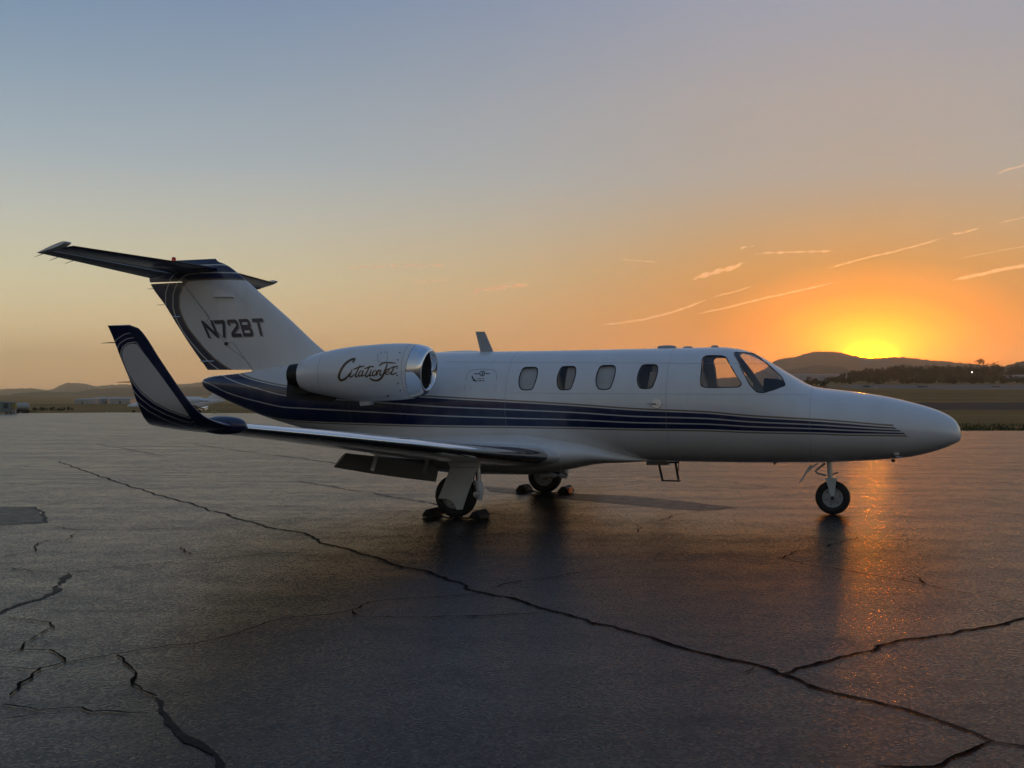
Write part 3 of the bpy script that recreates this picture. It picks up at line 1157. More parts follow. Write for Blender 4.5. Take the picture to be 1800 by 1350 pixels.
# static port disc with vane, aerials and lamps
q = on_fus(1154.5, 709.5)
nrm = Vector((0, -1, .12)).normalized()
MB().lathe([(0, .066), (.006, .064), (.007, .03), (.016, .028), (.017, 0.001)], q, nrm, 24).out('vane_disc', MAT['brushed_metal'], fuselage)
MB().tube([q + Vector((-.01, -.03, 0)), q + Vector((-.07, -.04, 0)), q + Vector((-.13, -.035, .004))], [.012, .008, .004], 8).out('vane', MAT['steel_strut'], fuselage)
blade = [loc_xz(*c, 0) for c in ((836, 583), (852, 583), (868, 620), (845, 620))]
MB().rings([[Vector((a, y * (1 - abs(k)), z)) for (a, z), (k, y) in zip(blade, ((0, .006), (0, .012), (0, .012), (0, .006)))],
            [Vector((a, -y, z)) for (a, z), y in zip(blade, (.006, .012, .012, .006))]]).out('aerial', MAT['grey_paint'], fuselage, smooth=False)
for u, w, h in ((1172, .14, .042), (1209, .07, .022), (1256.5, .055, .028)):
    x, z = loc_xz(u, 611, 0)
    z = F_TOP(x)
    rr = []
    for k in range(9):
        a = -math.pi / 2 + math.pi * k / 8
        rr.append([Vector((x + w * math.sin(a) * 1.0, math.cos(a) * w * .35 * math.cos(2 * math.pi * j / 12), z - .008 + (h + .008) * max(0, math.cos(a)) ** .4 * max(0, math.sin(2 * math.pi * j / 12)))) for j in range(12)])
    MB().rings(rr).out('roof_aerial', MAT['grey_paint'], fuselage)
x, z = loc_xz(1364, 812, 0)
MB().tube([(x, 0, z + .03), (x - .01, 0, z - .01), (x - .03, 0, z - .035)], [.02, .018, .01], 8).out('belly_aerial', MAT['dark_trim'], fuselage)
x, z = loc_xz(1570, 809, 0)
MB().lathe([(0, .028), (.02, .026), (.035, .014), (.04, .001)], (x, 0, z + .012), (0, 0, -1), 14).out('drain_mast', MAT['dark_trim'], fuselage)
q = on_fus(1576, 797)
mb = MB().box(q + Vector((0, -.008, 0)), (.06, .02, .045))
mb.tube([q + Vector((-.01, -.01, -.02)), q + Vector((.0, -.05, -.045)), q + Vector((.09, -.055, -.05))], [.014, .012, .006], 8)
mb.out('pitot_probe', MAT['brushed_metal'], fuselage)

# cabin: floor, seats, panel coaming and crew seats seen through the glass
for k in (0, 2):
    v, f = skin_patch(openings[k][1], -1, -.05)
    obj('window_shade', v, f, MAT['cabin_trim'], fuselage, sharp=None)
pl = openings[1][1]
xm = sum(q[0] for q in pl) / len(pl)
v, f = skin_patch([(max(a, xm - .01), b) for a, b in pl], -1, -.05)
obj('window_shade', v, f, MAT['seat_leather'], fuselage, sharp=None)
cab = MB()
cab.box((-3.0, 0, .98), (5.4, 1.1, .05))
cab.out('cabin_floor', MAT['cabin_trim'], fuselage)


def seat(x, y, face):
    mb = MB()
    mb.box((x, y, 1.28), (.48, .46, .16))
    mb.box((x - face * .26, y, 1.60), (.14, .46, .66), Matrix.Rotation(-face * .18, 3, 'Y'))
    mb.box((x - face * .31, y, 1.98), (.10, .28, .16))
    mb.box((x, y, 1.11), (.3, .3, .22))
    mb.out('cabin_seat', MAT['seat_leather'], fuselage)


for x, f in ((-2.62, -1), (-3.55, 1), (-4.25, -1)):
    for y in (-.38, .38):
        seat(x, y, f)
for y in (-.34, .34):
    seat(-1.55, y, 1)
MB().box((-1.98, .42, 1.46), (.06, .4, .95)).out('bulkhead', MAT['cabin_trim'], fuselage)
MB().box((-1.98, -.44, 1.46), (.06, .36, .95)).out('bulkhead', MAT['cabin_trim'], fuselage)
co = MB()
co.prism([(-.44, 1.60), (-.54, 1.75), (-.70, 1.83), (-.86, 1.84), (-.88, 1.70), (-.80, 1.40), (-.46, 1.3)], -.41, .41)
co.out('panel_coaming', MAT['cockpit_dark'], fuselage)
MB().tube([(-.80, .1, 2.03), (-.74, .12, 1.97), (-.66, .12, 1.93), (-.62, .12, 1.90)], .008, 6).out('compass_bracket', MAT['cockpit_dark'], fuselage)
MB().box((-.63, .12, 1.875), (.07, .07, .06)).out('compass', MAT['cockpit_dark'], fuselage)

# ------------------------------------------------------------------ wing root fairing
FX = [(-2.35, .06, .012, .69), (-2.55, .26, .03, .70), (-2.8, .47, .075, .725), (-3.3, .74, .175, .785), (-3.8, .91, .27, .78), (-4.3, .985, .33, .78), (-5.2, .985, .325, .765), (-6.0, .89, .26, .78), (-6.6, .72, .16, .84), (-7.1, .50, .065, .905), (-7.4, .3, .02, .92)]
cw, ch, cz = Curve1([(q[0], q[1]) for q in FX]), Curve1([(q[0], q[2]) for q in FX]), Curve1([(q[0], q[3]) for q in FX])
rr = []
for k in range(61):
    x = -2.35 - 5.05 * k / 60
    rr.append([Vector((x, cw(x) * math.copysign(abs(math.cos(a)) ** .75, math.cos(a)), cz(x) + ch(x) * math.copysign(abs(math.sin(a)) ** .85, math.sin(a)))) for a in [2 * math.pi * j / 56 for j in range(56)]])
MB().rings(rr).out('wing_fairing', MAT['white_paint'], jet)


# ------------------------------------------------------------------ wings
def airfoil(n, t):
    """closed loop of (chord share, thickness share): upper TE -> LE -> lower TE"""
    cs = [(1 - math.cos(math.pi * k / n)) / 2 for k in range(n + 1)]
    th = [5 * t * (.2969 * math.sqrt(c) - .126 * c - .3516 * c * c + .2843 * c ** 3 - .1036 * c ** 4) for c in cs]
    up = [(c, h) for c, h in zip(cs, th)][::-1]
    lo = [(c, -h) for c, h in zip(cs, th)][1:-1]
    return up + lo


def loft(secs, n=22, cmin=None, cmax=None, grow=0.0):
    """secs: (LE, TE, up direction, thickness ratio) -> rings of a lifting surface"""
    rings = []
    for le, te, up, t in secs:
        ch = (te - le).length
        ring = []
        for c, h in airfoil(n, t):
            if cmax is not None and c > cmax:
                continue
            g = grow if grow else 0.0
            ring.append(le.lerp(te, c) + up * (h * ch + (g if h >= 0 else -g)) - ((te - le).normalized() * g if c < 1e-6 else Vector()))
        rings.append(ring)
    return rings


W_LE = [(-.55, -3.54, .745), (-.85, -3.585, .757), (-1.4, -3.74, .80), (-2.0, -3.90, .85), (-2.5, -4.0, .89), (-4.4, -4.35, 1.08), (-5.5, -4.58, 1.19), (-6.75, -4.82, 1.305)]
le_x, le_z = Curve1([(q[0], q[1]) for q in W_LE]), Curve1([(q[0], q[2]) for q in W_LE])


def te_x(y):
    return interp(y, [-6.75, -.55], [-5.78, -6.02])


def wing_secs(ys):
    out = []
    for y in ys:
        le = Vector((le_x(y), y, le_z(y)))
        te = Vector((te_x(y), y, le_z(y) + .012))
        out.append((le, te, Vector((0, .10, 1)).normalized(), interp(y, [-6.75, -.55], [.11, .135])))
    return out


def tip_secs(n=44):
    P = [(-6.75, 1.305, -4.82, -5.78), (-7.02, 1.335, -4.86, -5.68), (-7.24, 1.40, -4.915, -5.58), (-7.37, 1.51, -4.975, -5.54), (-7.45, 1.66, -5.05, -5.54), (-7.55, 1.92, -5.185, -5.585), (-7.65, 2.165, -5.31, -5.622), (-7.665, 2.19, -5.34, -5.626), (-7.67, 2.205, -5.40, -5.63)]
    L = [0]
    for a, b in zip(P[:-1], P[1:]):
        L.append(L[-1] + math.hypot(b[0] - a[0], b[1] - a[1]))
    cs = [Curve1(list(zip(L, [q[k] for q in P]))) for k in range(4)]
    out = []
    for i in range(n + 1):
        s = L[-1] * i / n
        e = .01
        dy, dz = cs[0](min(s + e, L[-1])) - cs[0](max(s - e, 0)), cs[1](min(s + e, L[-1])) - cs[1](max(s - e, 0))
        up = Vector((0, -dz, dy)) if False else Vector((0, dz, -dy)).normalized()
        out.append((Vector((cs[2](s), cs[0](s), cs[1](s))), Vector((cs[3](s), cs[0](s), cs[1](s))), up, interp(i, [0, n * .4, n], [.11, .085, .08])))
    return out


def poly_dist(p, poly):
    """signed distance to a closed polygon, negative inside"""
    best, ins = 1e9, False
    n = len(poly)
    for i in range(n):
        ax, ay = poly[i]
        bx_, by = poly[(i + 1) % n]
        dx, dy = bx_ - ax, by - ay
        k = max(0, min(1, ((p[0] - ax) * dx + (p[1] - ay) * dy) / (dx * dx + dy * dy + 1e-9)))
        best = min(best, math.hypot(p[0] - ax - k * dx, p[1] - ay - k * dy))
        if (ay > p[1]) != (by > p[1]) and p[0] < (bx_ - ax) * (p[1] - ay) / (by - ay) + ax:
            ins = not ins
    return -best if ins else best


z1 = lambda a, b: (50 + a / 3.75, 400 + b / 3.75)
WLT_FIELD = [z1(*q) for q in ((708, 762), (660, 770), (630, 790), (616, 825), (625, 880), (655, 955), (700, 1025), (755, 1090), (830, 1150), (920, 1197), (1000, 1228), (1066, 1248), (970, 1110), (880, 985), (790, 865))]
LE_A, LE_B = Vector(z1(700, 735)), Vector(z1(1085, 1275))


def make_wing(side):
    """side -1 starboard (towards the camera), +1 port"""
    def fin(mb):
        return mb if side < 0 else mb.mirror()
    ys = [-.55 - 6.2 * k / 30 for k in range(31)]
    wing = fin(MB().rings(loft(wing_secs(ys), 26))).out('wing', MAT['white_paint'], jet, sharp=50)
    fin(MB().rings(loft(wing_secs([y for y in ys if y < -1.0]), 90, cmax=.06, grow=.003), closed=False, cap0=False, cap1=False)).out('leading_edge', MAT['chrome'], wing, sharp=None)
    # winglet with the painted field
    mb = MB().rings(loft(tip_secs(), 34))
    d_at, m_at = [], []
    for q in mb.v:
        px = Vector(to_px(q))
        d_at.append(poly_dist(px, WLT_FIELD))
        e = (LE_B - LE_A).normalized()
        m_at.append(-(e.y * (px.x - LE_A.x) - e.x * (px.y - LE_A.y)))
    mb = fin(mb)
    fin_me = mb.out('winglet', MAT['winglet_paint'], wing, sharp=60, attrs={'edge_d': d_at, 'edge_m': m_at})
    # bulb at the joint
    c = Vector((-4.98, -6.88, 1.325))
    rr = []
    for k in range(17):
        a = math.pi * k / 16
        r = math.sin(a) ** .7
        rr.append([c + Vector((.22 - .28 * (1 - math.cos(a)) * .82, math.cos(2 * math.pi * j / 20) * .085 * r, math.sin(2 * math.pi * j / 20) * .085 * r + .005)) for j in range(20)])
    fin(MB().rings(rr)).out('tip_pod', MAT['navy_paint'], wing)
    # flap, lowered
    fs = []
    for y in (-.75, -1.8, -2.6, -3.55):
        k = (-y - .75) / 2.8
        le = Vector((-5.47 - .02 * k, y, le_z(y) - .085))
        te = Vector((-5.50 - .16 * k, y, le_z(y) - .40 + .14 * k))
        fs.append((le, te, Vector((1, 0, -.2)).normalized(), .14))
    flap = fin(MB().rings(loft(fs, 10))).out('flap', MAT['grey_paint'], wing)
    for y in (-1.35, -2.95):
        m2 = MB().box((-5.40, y, le_z(y) - .17), (.05, .025, .22), Matrix.Rotation(.3, 3, 'Y'))
        fin(m2).out('flap_bracket', MAT['brushed_metal'], wing, smooth=False)
    # static wicks on the winglet trailing edge
    for z in (1.72, 2.06):
        xx = interp(z, [1.51, 1.66, 1.92, 2.205], [-5.54, -5.54, -5.585, -5.63])
        yy = interp(z, [1.51, 1.66, 1.92, 2.205], [-7.37, -7.45, -7.55, -7.67])
        fin(MB().tube([(xx, yy, z), (xx - .06, yy, z), (xx - .135, yy, z - .003)], [.005, .004, .002], 6)).out('static_wick', MAT['dark_trim'], wing)
    # landing light lens strip near root: aileron joint
    return wing


make_wing(-1)
make_wing(1)

# ------------------------------------------------------------------ engines
ENG = Vector((-6.3, -1.30, 1.955))
N_TOP = Curve1([(-7.36, .215), (-7.2, .275), (-7.0, .318), (-6.7, .368), (-6.4, .398), (-6.1, .408), (-5.8, .402), (-5.6, .385), (-5.48, .362), (-5.41, .335), (-5.375, .305)])
N_CZ = Curve1([(-7.36, 1.915), (-7.0, 1.925), (-6.4, 1.925), (-5.8, 1.945), (-5.375, 1.955)])


def nac_ring(x, r=None, n=48, sc=1.0, dy=0):
    r = N_TOP(x) if r is None else r
    return [Vector((x + (.035 * math.sin(2 * math.pi * j / n) if x > -5.6 else 0), ENG.y + r * sc * math.cos(2 * math.pi * j / n) + dy, N_CZ(x) + r * sc * math.sin(2 * math.pi * j / n))) for j in range(n)]


def make_engine(side):
    def fin(mb):
        return mb if side < 0 else mb.mirror()
    xs_ = [-7.36 + (7.36 - 5.56) * k / 40 for k in range(41)]
    eng = fin(MB().rings([nac_ring(x) for x in xs_], True, False)).out('engine', MAT['white_paint'], jet, sharp=60)
    lip = [nac_ring(x) for x in (-5.555, -5.52, -5.48, -5.44, -5.41, -5.39, -5.375)]
    lip += [nac_ring(-5.362, .285), nac_ring(-5.366, .265), nac_ring(-5.39, .25), nac_ring(-5.44, .24)]
    fin(MB().rings(lip, False, False)).out('inlet_lip', MAT['chrome'], eng, sharp=None)
    fin(MB().rings([nac_ring(-5.44, .24), nac_ring(-5.55, .238), nac_ring(-5.85, .25), nac_ring(-5.98, .25)], False, True)).out('inlet_duct', MAT['inlet_dark'], eng)
    fanm = MB()
    c = Vector((-5.9, ENG.y, N_CZ(-5.9)))
    for k in range(22):
        a = 2 * math.pi * k / 22
        ra, rb = Vector((0, math.cos(a), math.sin(a))), Vector((0, math.cos(a + .2), math.sin(a + .2)))
        fanm.add([c + ra * .06, c + ra * .245, c + rb * .245 + Vector((-.05, 0, 0)), c + rb * .06 + Vector((-.03, 0, 0))], [[0, 1, 2, 3]])
    fin(fanm).out('fan', MAT['fan_blade'], eng, smooth=False)
    fin(MB().lathe([(-.02, .07), (.06, .06), (.12, .03), (.14, .001)], c, (1, 0, 0), 20)).out('spinner', MAT['fan_blade'], eng)
    # exhaust pipe and the two thrust-attenuator paddles
    ex = Vector((-7.36, ENG.y, 1.91))
    fin(MB().lathe([(-.20, .14), (-.20, .155), (0.02, .18), (.02, .13), (-.20, .13)], ex, (1, 0, 0), 28)).out('exhaust_nozzle', MAT['soot'], eng)
    pz = MB()
    for zc, tilt in ((.0, 0),):
        pz.prism([(-7.28, 2.02), (-7.44, 2.01), (-7.53, 1.99), (-7.52, 1.87), (-7.55, 1.76), (-7.56, 1.62), (-7.30, 1.64), (-7.12, 1.66), (-7.2, 1.78)], ENG.y + .02, ENG.y + .10)
    fin(pz).out('exhaust_paddle', MAT['soot'], eng, smooth=False)
    lp = [loc_xz(*q, ENG.y + .16) for q in ((505, 670), (514, 671), (546, 688), (592, 700), (580, 707), (503, 701))]
    fin(MB().prism(lp, ENG.y + .16, ENG.y + .20)).out('exhaust_paddle', MAT['cockpit_dark'], eng, smooth=False)
    # pylon to the body and the drain fairing below
    py = [(-7.25, 1.80), (-5.9, 1.84), (-5.8, 1.93), (-5.9, 2.02), (-7.25, 2.0), (-7.4, 1.9)]
    pm = MB()
    nn = len(py)
    pm.add([(a, -.55, b) for a, b in py] + [(a, ENG.y + .2, b) for a, b in py], [list(range(nn))[::-1], [nn + i for i in range(nn)]] + [[i, (i + 1) % nn, nn + (i + 1) % nn, nn + i] for i in range(nn)])
    fin(pm).out('pylon', MAT['white_paint'], eng)
    fin(MB().prism([(-6.44, 1.60), (-6.24, 1.60), (-6.26, 1.475), (-6.42, 1.46)], ENG.y - .05, ENG.y + .05)).out('drain_fairing', MAT['gear_white'], eng, smooth=False)
    # panel joint rings with screw heads
    for x, nm in ((-5.62, 'joint_ring'), (-6.95, 'joint_ring')):
        fin(MB().rings([nac_ring(x - .003, sc=1.003), nac_ring(x + .003, sc=1.003)], False, False)).out(nm, MAT['panel_gap'], eng, sharp=None)
    for x in (-5.68,):
        for a in (2.45, 2.75, 3.05, 3.3, 3.6, 3.9):
            q = Vector((x, ENG.y + N_TOP(x) * math.cos(a), N_CZ(x) + N_TOP(x) * math.sin(a)))
            fin(MB().lathe([(0, .011), (.004, .009), (.005, .001)], q, (0, math.cos(a), math.sin(a)), 8)).out('latch', MAT['dark_trim'], eng)
    return eng


engine = make_engine(-1)
make_engine(1)


def on_nac(u, v, lift=.004):
    y = ENG.y - .35
    for _ in range(14):
        x, z = loc_xz(u, v, y)
        r = N_TOP(max(-7.36, min(-5.4, x))) + lift
        dz = z - N_CZ(x)
        y = .5 * y + .5 * (ENG.y - math.sqrt(max(0, r * r - dz * dz)))
    return Vector((x, y, z))


def pen(points, w, proj, closed=False, steps=6):
    """brush stroke through points: Catmull-Rom path, width swelling in the middle"""
    P = [Vector(q) for q in points]
    path = []
    for i in range(len(P) - 1):
        p0, p1, p2, p3 = P[max(i - 1, 0)], P[i], P[i + 1], P[min(i + 2, len(P) - 1)]
        for s in range(steps):
            k = s / steps
            path.append(.5 * ((2 * p1) + (p2 - p0) * k + (2 * p0 - 5 * p1 + 4 * p2 - p3) * k * k + (3 * p1 - p0 - 3 * p2 + p3) * k ** 3))
    path.append(P[-1])
    v, f = [], []
    L = len(path)
    for i, q in enumerate(path):
        t = path[min(i + 1, L - 1)] - path[max(i - 1, 0)]
        t = t.normalized() if t.length > 0 else Vector((1, 0))
        nrm = Vector((-t.y, t.x))
        ww = w * (.45 + .75 * math.sin(math.pi * min(1, max(0, (i + .7) / (L + .4)))) ** .6)
        for sg in (-1, 1):
            v.append(proj(*(q + nrm * sg * ww / 2)))
    for i in range(L - 1):
        f.append([2 * i, 2 * i + 1, 2 * i + 3, 2 * i + 2])
    return v, f


zt = lambda a, b: on_nac(480 + a / 4.5, 560 + b / 4.5)
SCRIPT = [  # the hand-lettered name on the engine, stroke by stroke
    ([(628, 348), (646, 318), (610, 328), (570, 358), (538, 405), (520, 455), (532, 486), (560, 482), (592, 455), (612, 428)], 15),
    ([(626, 402), (612, 436), (606, 458), (622, 460), (640, 440)], 9),
    ([(688, 368), (664, 418), (650, 450), (660, 461), (682, 440)], 9), ([(636, 402), (680, 384), (722, 374)], 9),
    ([(708, 412), (690, 416), (677, 440), (682, 456), (700, 444), (714, 412), (704, 440), (706, 456), (724, 442)], 8),
    ([(766, 372), (744, 418), (730, 450), (742, 459), (760, 441)], 9), ([(722, 397), (758, 384), (796, 376)], 8),
    ([(778, 404), (766, 436), (764, 455), (780, 446)], 8), ([(786, 386), (790, 383)], 7),
    ([(806, 408), (790, 424), (786, 446), (798, 452), (814, 436), (816, 414), (804, 408)], 8),
    ([(832, 404), (824, 432), (818, 452)], 8), ([(822, 436), (838, 410), (852, 412), (844, 436), (846, 450), (862, 440)], 8),
    ([(904, 358), (884, 412), (862, 462), (828, 488), (790, 486), (766, 470)], 13), ([(838, 374), (868, 352), (910, 348), (970, 352)], 9),
    ([(892, 428), (914, 414), (914, 400), (898, 406), (888, 430), (902, 442), (928, 426)], 8),
    ([(962, 374), (942, 416), (932, 434), (944, 442), (978, 428)], 9), ([(912, 398), (950, 384), (990, 374)], 8),
]
ln = MB()
for pts, w in SCRIPT:
    v, f = pen(pts, w, zt)
    ln.add(v, f)
obj('engine_lettering', ln.v, ln.f, MAT['lettering_gold'], engine, sharp=None)
o = MB()
for a, b in (([(832, 280), (832, 335), (895, 340), (905, 262)], 3), ([(855, 262), (852, 272)], 8), ([(888, 258), (886, 270)], 8)):
    v, f = pen(a, b, zt, steps=3)
    o.add(v, f)
obj('access_panel', o.v, o.f, MAT['panel_gap'], engine, sharp=None)
q = zt(908, 612)
MB().lathe([(0, .018), (.004, .016), (.005, .001)], q, (0, -.6, -.8), 12).out('vent_hole', MAT['dark_trim'], engine)

# ------------------------------------------------------------------ fin, rudder, tailplane
fin_le = [(-7.25, 2.05), (-7.615, 2.232), (-8.4, 2.866), (-9.251, 3.55), (-9.40, 3.665), (-9.56, 3.76), (-9.75, 3.83)]
fin_te = [(-9.74, 1.84), (-9.819, 1.94), (-10.285, 2.509), (-10.70, 3.08), (-11.05, 3.60), (-11.02, 3.70), (-10.85, 3.80)]
FLE = Curve1([(z, x) for x, z in fin_le])
FTE = Curve1([(z, x) for x, z in fin_te])
HINGE = Curve1([(z, x) for x, z in [loc_xz(*q, -.05) for q in ((325, 501), (367, 557), (399, 605), (445, 650))]] + [(1.7, -9.0), (3.9, -10.75)])
FIN_FIELD = [z1(*q) for q in ((1425, 342), (1250, 340), (1120, 345), (1060, 352), (1018, 385), (990, 450), (985, 520), (1000, 580), (1040, 660), (1090, 725), (1150, 795), (1215, 860), (1290, 915), (1400, 972), (1520, 1010), (1700, 1048), (2100, 1090), (2500, 1090), (2500, 700), (1900, 700), (1700, 560))]


def fin_half(z0, z1_, c0, c1, name, parent, nz=44, nc=30):
    """symmetric panel of the fin between two chord functions"""
    rings = []
    for i in range(nz + 1):
        z = z0 + (z1_ - z0) * i / nz
        le, te = FLE(z), FTE(z)
        a, b = c0(z), c1(z)
        ring = []
        ch = le - te
        tk = .105 if z < 3.5 else interp(z, [3.5, 3.75, 3.86], [.105, .11, .02])

        def half(x):
            c = max(0.0, min(1.0, (le - x) / ch))
            return 5 * tk * ch * (.2969 * math.sqrt(c) - .126 * c - .3516 * c * c + .2843 * c ** 3 - .1036 * c ** 4)
        xs2 = [a + (b - a) * (1 - math.cos(math.pi * k / nc)) / 2 for k in range(nc + 1)]
        ring = [Vector((x, -max(half(x), .002), z)) for x in xs2] + [Vector((x, max(half(x), .002), z)) for x in xs2[::-1]]
        rings.append(ring)
    mb = MB().rings(rings)
    d_at, m_at = [], []
    for q in mb.v:
        d_at.append(poly_dist(to_px((q.x, -.06, q.z)), FIN_FIELD))
        m_at.append(1.0)
    return mb.out(name, MAT['fin_paint'], parent, sharp=60, attrs={'edge_d': d_at, 'edge_m': m_at})


fin = fin_half(1.75, 3.86, lambda z: FLE(z), lambda z: HINGE(z) + .006 if z < 3.62 else interp(z, [3.62, 3.64], [HINGE(3.62) + .006, FTE(z) + .004]), 'tail_fin', jet)
rudder = fin_half(2.03, 3.485, lambda z: HINGE(z) - .006, lambda z: FTE(z), 'rudder', fin, nc=22)


fin_half(3.512, 3.62, lambda z: HINGE(z) - .006, lambda z: FTE(z), 'rudder_cap', fin, nz=6, nc=22)


def fin_y(x, z):
    le, te = FLE(z), FTE(z)
    c = max(0, min(1, (le - x) / (le - te)))
    return 5 * .105 * (le - te) * (.2969 * math.sqrt(c) - .126 * c - .3516 * c * c + .2843 * c ** 3 - .1036 * c ** 4)


def on_fin(u, v, lift=.004):
    y = -.1
    for _ in range(8):
        x, z = loc_xz(u, v, y)
        y = -(fin_y(x, z) + lift)
    return Vector((x, y, z))


GLYPH = {  # block letters on a unit square, as polygons
    'N': [[(0, 0), (.2, 0), (.2, .62), (.8, 0), (1, 0), (1, 1), (.8, 1), (.8, .36), (.2, 1), (0, 1)]],
    '7': [[(0, .80), (.74, .80), (.30, 0), (.54, 0), (1, .84), (1, 1), (0, 1)]],
    '2': [[(0, 0), (1, 0), (1, .19), (.32, .19), (.92, .50), (1, .62), (1, .88), (.88, 1), (.12, 1), (0, .88), (0, .68), (.22, .68), (.22, .81), (.78, .81), (.78, .64), (.08, .26), (0, .15)]],
    'B': [[(0, 0), (.86, 0), (1, .12), (1, .40), (.90, .50), (0, .50)], [(0, .5), (.88, .5), (.97, .60), (.97, .88), (.84, 1), (0, 1)]],
    'T': [[(.4, 0), (.62, 0), (.62, .80), (1, .80), (1, 1), (0, 1), (0, .80), (.4, .80)]],
}
HOLES = {'B': [[(.24, .19), (.76, .19), (.76, .34), (.24, .34)], [(.24, .66), (.74, .66), (.74, .81), (.24, .81)]]}


def reg_point(s, t_, du=0, dv=0, lift=.004):
    bl, br, tl, tr = Vector(z1(1186, 728)), Vector(z1(1574, 712)), Vector(z1(1136, 614)), Vector(z1(1548, 597))
    q = bl.lerp(br, s).lerp(tl.lerp(tr, s), t_)
    return on_fin(q.x + du, q.y + dv, lift)


for layer, (du, dv, lf, mt, nm) in enumerate(((2.0, 1.6, .0035, 'lettering_shadow', 'registration_shadow'), (0, 0, .006, 'lettering_navy', 'registration_lettering'))):
    mb = MB()
    for k, chh in enumerate('N72BT'):
        s0 = k * .2 + (.0, .0, .005, .0, .012)[k]
        wd = (.182, .165, .165, .17, .172)[k]
        for poly in GLYPH[chh]:
            base = len(mb.v)
            mb.v += [reg_point(s0 + a * wd, b, du, dv, lf) for a, b in poly]
            mb.f.append([base + i for i in range(len(poly))])
    o = obj(nm, mb.v, mb.f, MAT[mt], fin, smooth=False)
for poly in HOLES['B']:
    obj('letter_counter', [reg_point(.6 + a * .17, b, 0, 0, .008) for a, b in poly], [[0, 1, 2, 3]], MAT['white_paint'], fin, smooth=False)

# chrome bars standing in for bright sky through rudder slots, trim actuator, vortex strip, wicks, beacon
for a, b, w in (((955, 588), (1000, 588), .018), ((1136, 882), (1225, 881), .018)):
    p0, p1 = on_fin(*z1(*a), lift=.012), on_fin(*z1(*b), lift=.012)
    MB().tube([p0, p0.lerp(p1, .5), p1], w / 2, 8).out('sky_slot_bar', MAT['chrome'], rudder)
for c in (((785, 404), (836, 404)), ((848, 510), (898, 509))):
    p0, p1 = Vector((*loc_xz(*z1(*c[0]), 0), 0)), Vector((*loc_xz(*z1(*c[1]), 0), 0))
    MB().tube([(p0.x, 0, p0.y), (p1.x, 0, p1.y)], .004, 6).out('static_wick', MAT['dark_trim'], rudder)
p0, p1 = on_fin(*z1(1228, 458), lift=0), on_fin(*z1(1355, 458), lift=0)
MB().rings([[p0 + Vector((0, 0, .004)), p0 + Vector((.0, -.05, .0)), p0 + Vector((0, 0, -.012))], [p1 + Vector((0, 0, .004)), p1 + Vector((.0, -.06, .0)), p1 + Vector((0, 0, -.012))]]).out('fin_fence', MAT['white_paint'], fin, smooth=False)
p0 = on_fin(*z1(1303, 765), lift=.012)
MB().box(p0, (.045, .03, .05)).out('trim_actuator', MAT['dark_trim'], rudder, smooth=False)
for a in ([(1030, 380), (1110, 485), (1190, 590), (1172, 612), (1190, 630), (1312, 752)], [(1312, 770), (1345, 755), (1400, 830), (1480, 940)]):
    v, f = pen([z1(*q) for q in a], .8, lambda u, v_: on_fin(u, v_, .004), steps=3)
    obj('panel_joint', v, f, MAT['panel_gap'], fin, sharp=None)
x, z = loc_xz(305.5, 456, 0)
MB().lathe([(-.01, .036), (.02, .036), (.045, .028), (.055, .001)], (x, 0, z - .012), (0, 0, 1), 18).out('beacon', MAT['beacon_glass'], fin)


def stab_secs(frac0, frac1, ys, droop=0.0):
    out = []
    for y in ys:
        k = abs(y) / 2.86
        le = Vector((-9.66 - .66 * k, y, 3.695 + .045 * k))
        te = Vector((-10.99 + .24 * k, y, 3.625 + .035 * k))
        a, b = le.lerp(te, frac0), le.lerp(te, frac1)
        if droop:
            b = b + Vector((0, 0, -droop * (b - a).length))
        out.append((a, b, Vector((0, 0, 1)), .085 if frac0 == 0 else .16))
    return out


def make_stab(side):
    def fl(mb):
        return mb if side < 0 else mb.mirror()
    ys = [-.02 - 2.70 * k / 10 for k in range(11)]
    st = fl(MB().rings(loft(stab_secs(0, .68, ys), 16))).out('tailplane', MAT['navy_paint'], jet, sharp=60)
    fl(MB().rings(loft([(a, b, u_, .001) for a, b, u_, _ in stab_secs(0, .07, ys[1:])], 8, grow=.008), closed=False, cap0=False, cap1=False)).out('leading_edge', MAT['dark_trim'], st, sharp=None)
    el = fl(MB().rings(loft(stab_secs(.70, 1.0, [-.12 - 2.72 * k / 10 for k in range(11)], .13), 12))).out('elevator', MAT['grey_paint'], st, sharp=60)
    # horn balance at the tip, its nose raised by the drooping elevator
    hs = []
    for y, g in ((-2.73, 1.0), (-2.80, 1.0), (-2.86, .75)):
        hs.append((Vector((-10.30, y, 3.785)), Vector((-10.80, y, 3.648)), Vector((.25, 0, 1)).normalized(), .14 * g))
    fl(MB().rings(loft(hs, 14))).out('elevator_horn', MAT['white_paint'], st)
    for y in (-2.78, -2.45, -2.1):
        te = stab_secs(.7, 1.0, [y], .13)[0][1]
        fl(MB().tube([te, te + Vector((-.07, -.01, -.02)), te + Vector((-.14, -.02, -.045))], [.005, .004, .002], 6)).out('static_wick', MAT['dark_trim'], st)


make_stab(-1)
make_stab(1)
# bullet fairing where fin and tailplane meet
rr = []
for k in range(25):
    x = -9.52 - 1.42 * k / 24
    a = k / 24
    w = .085 * math.sin(math.pi * min(1, a * 1.25 + .02)) ** .6 if a < .78 else .085 * (1 - a) / .22 * .6 + .005
    rr.append([Vector((x, w * math.cos(2 * math.pi * j / 20), 3.70 - .06 * a + w * 1.1 * math.sin(2 * math.pi * j / 20))) for j in range(20)])
MB().rings(rr).out('tail_bullet', MAT['navy_paint'], jet)


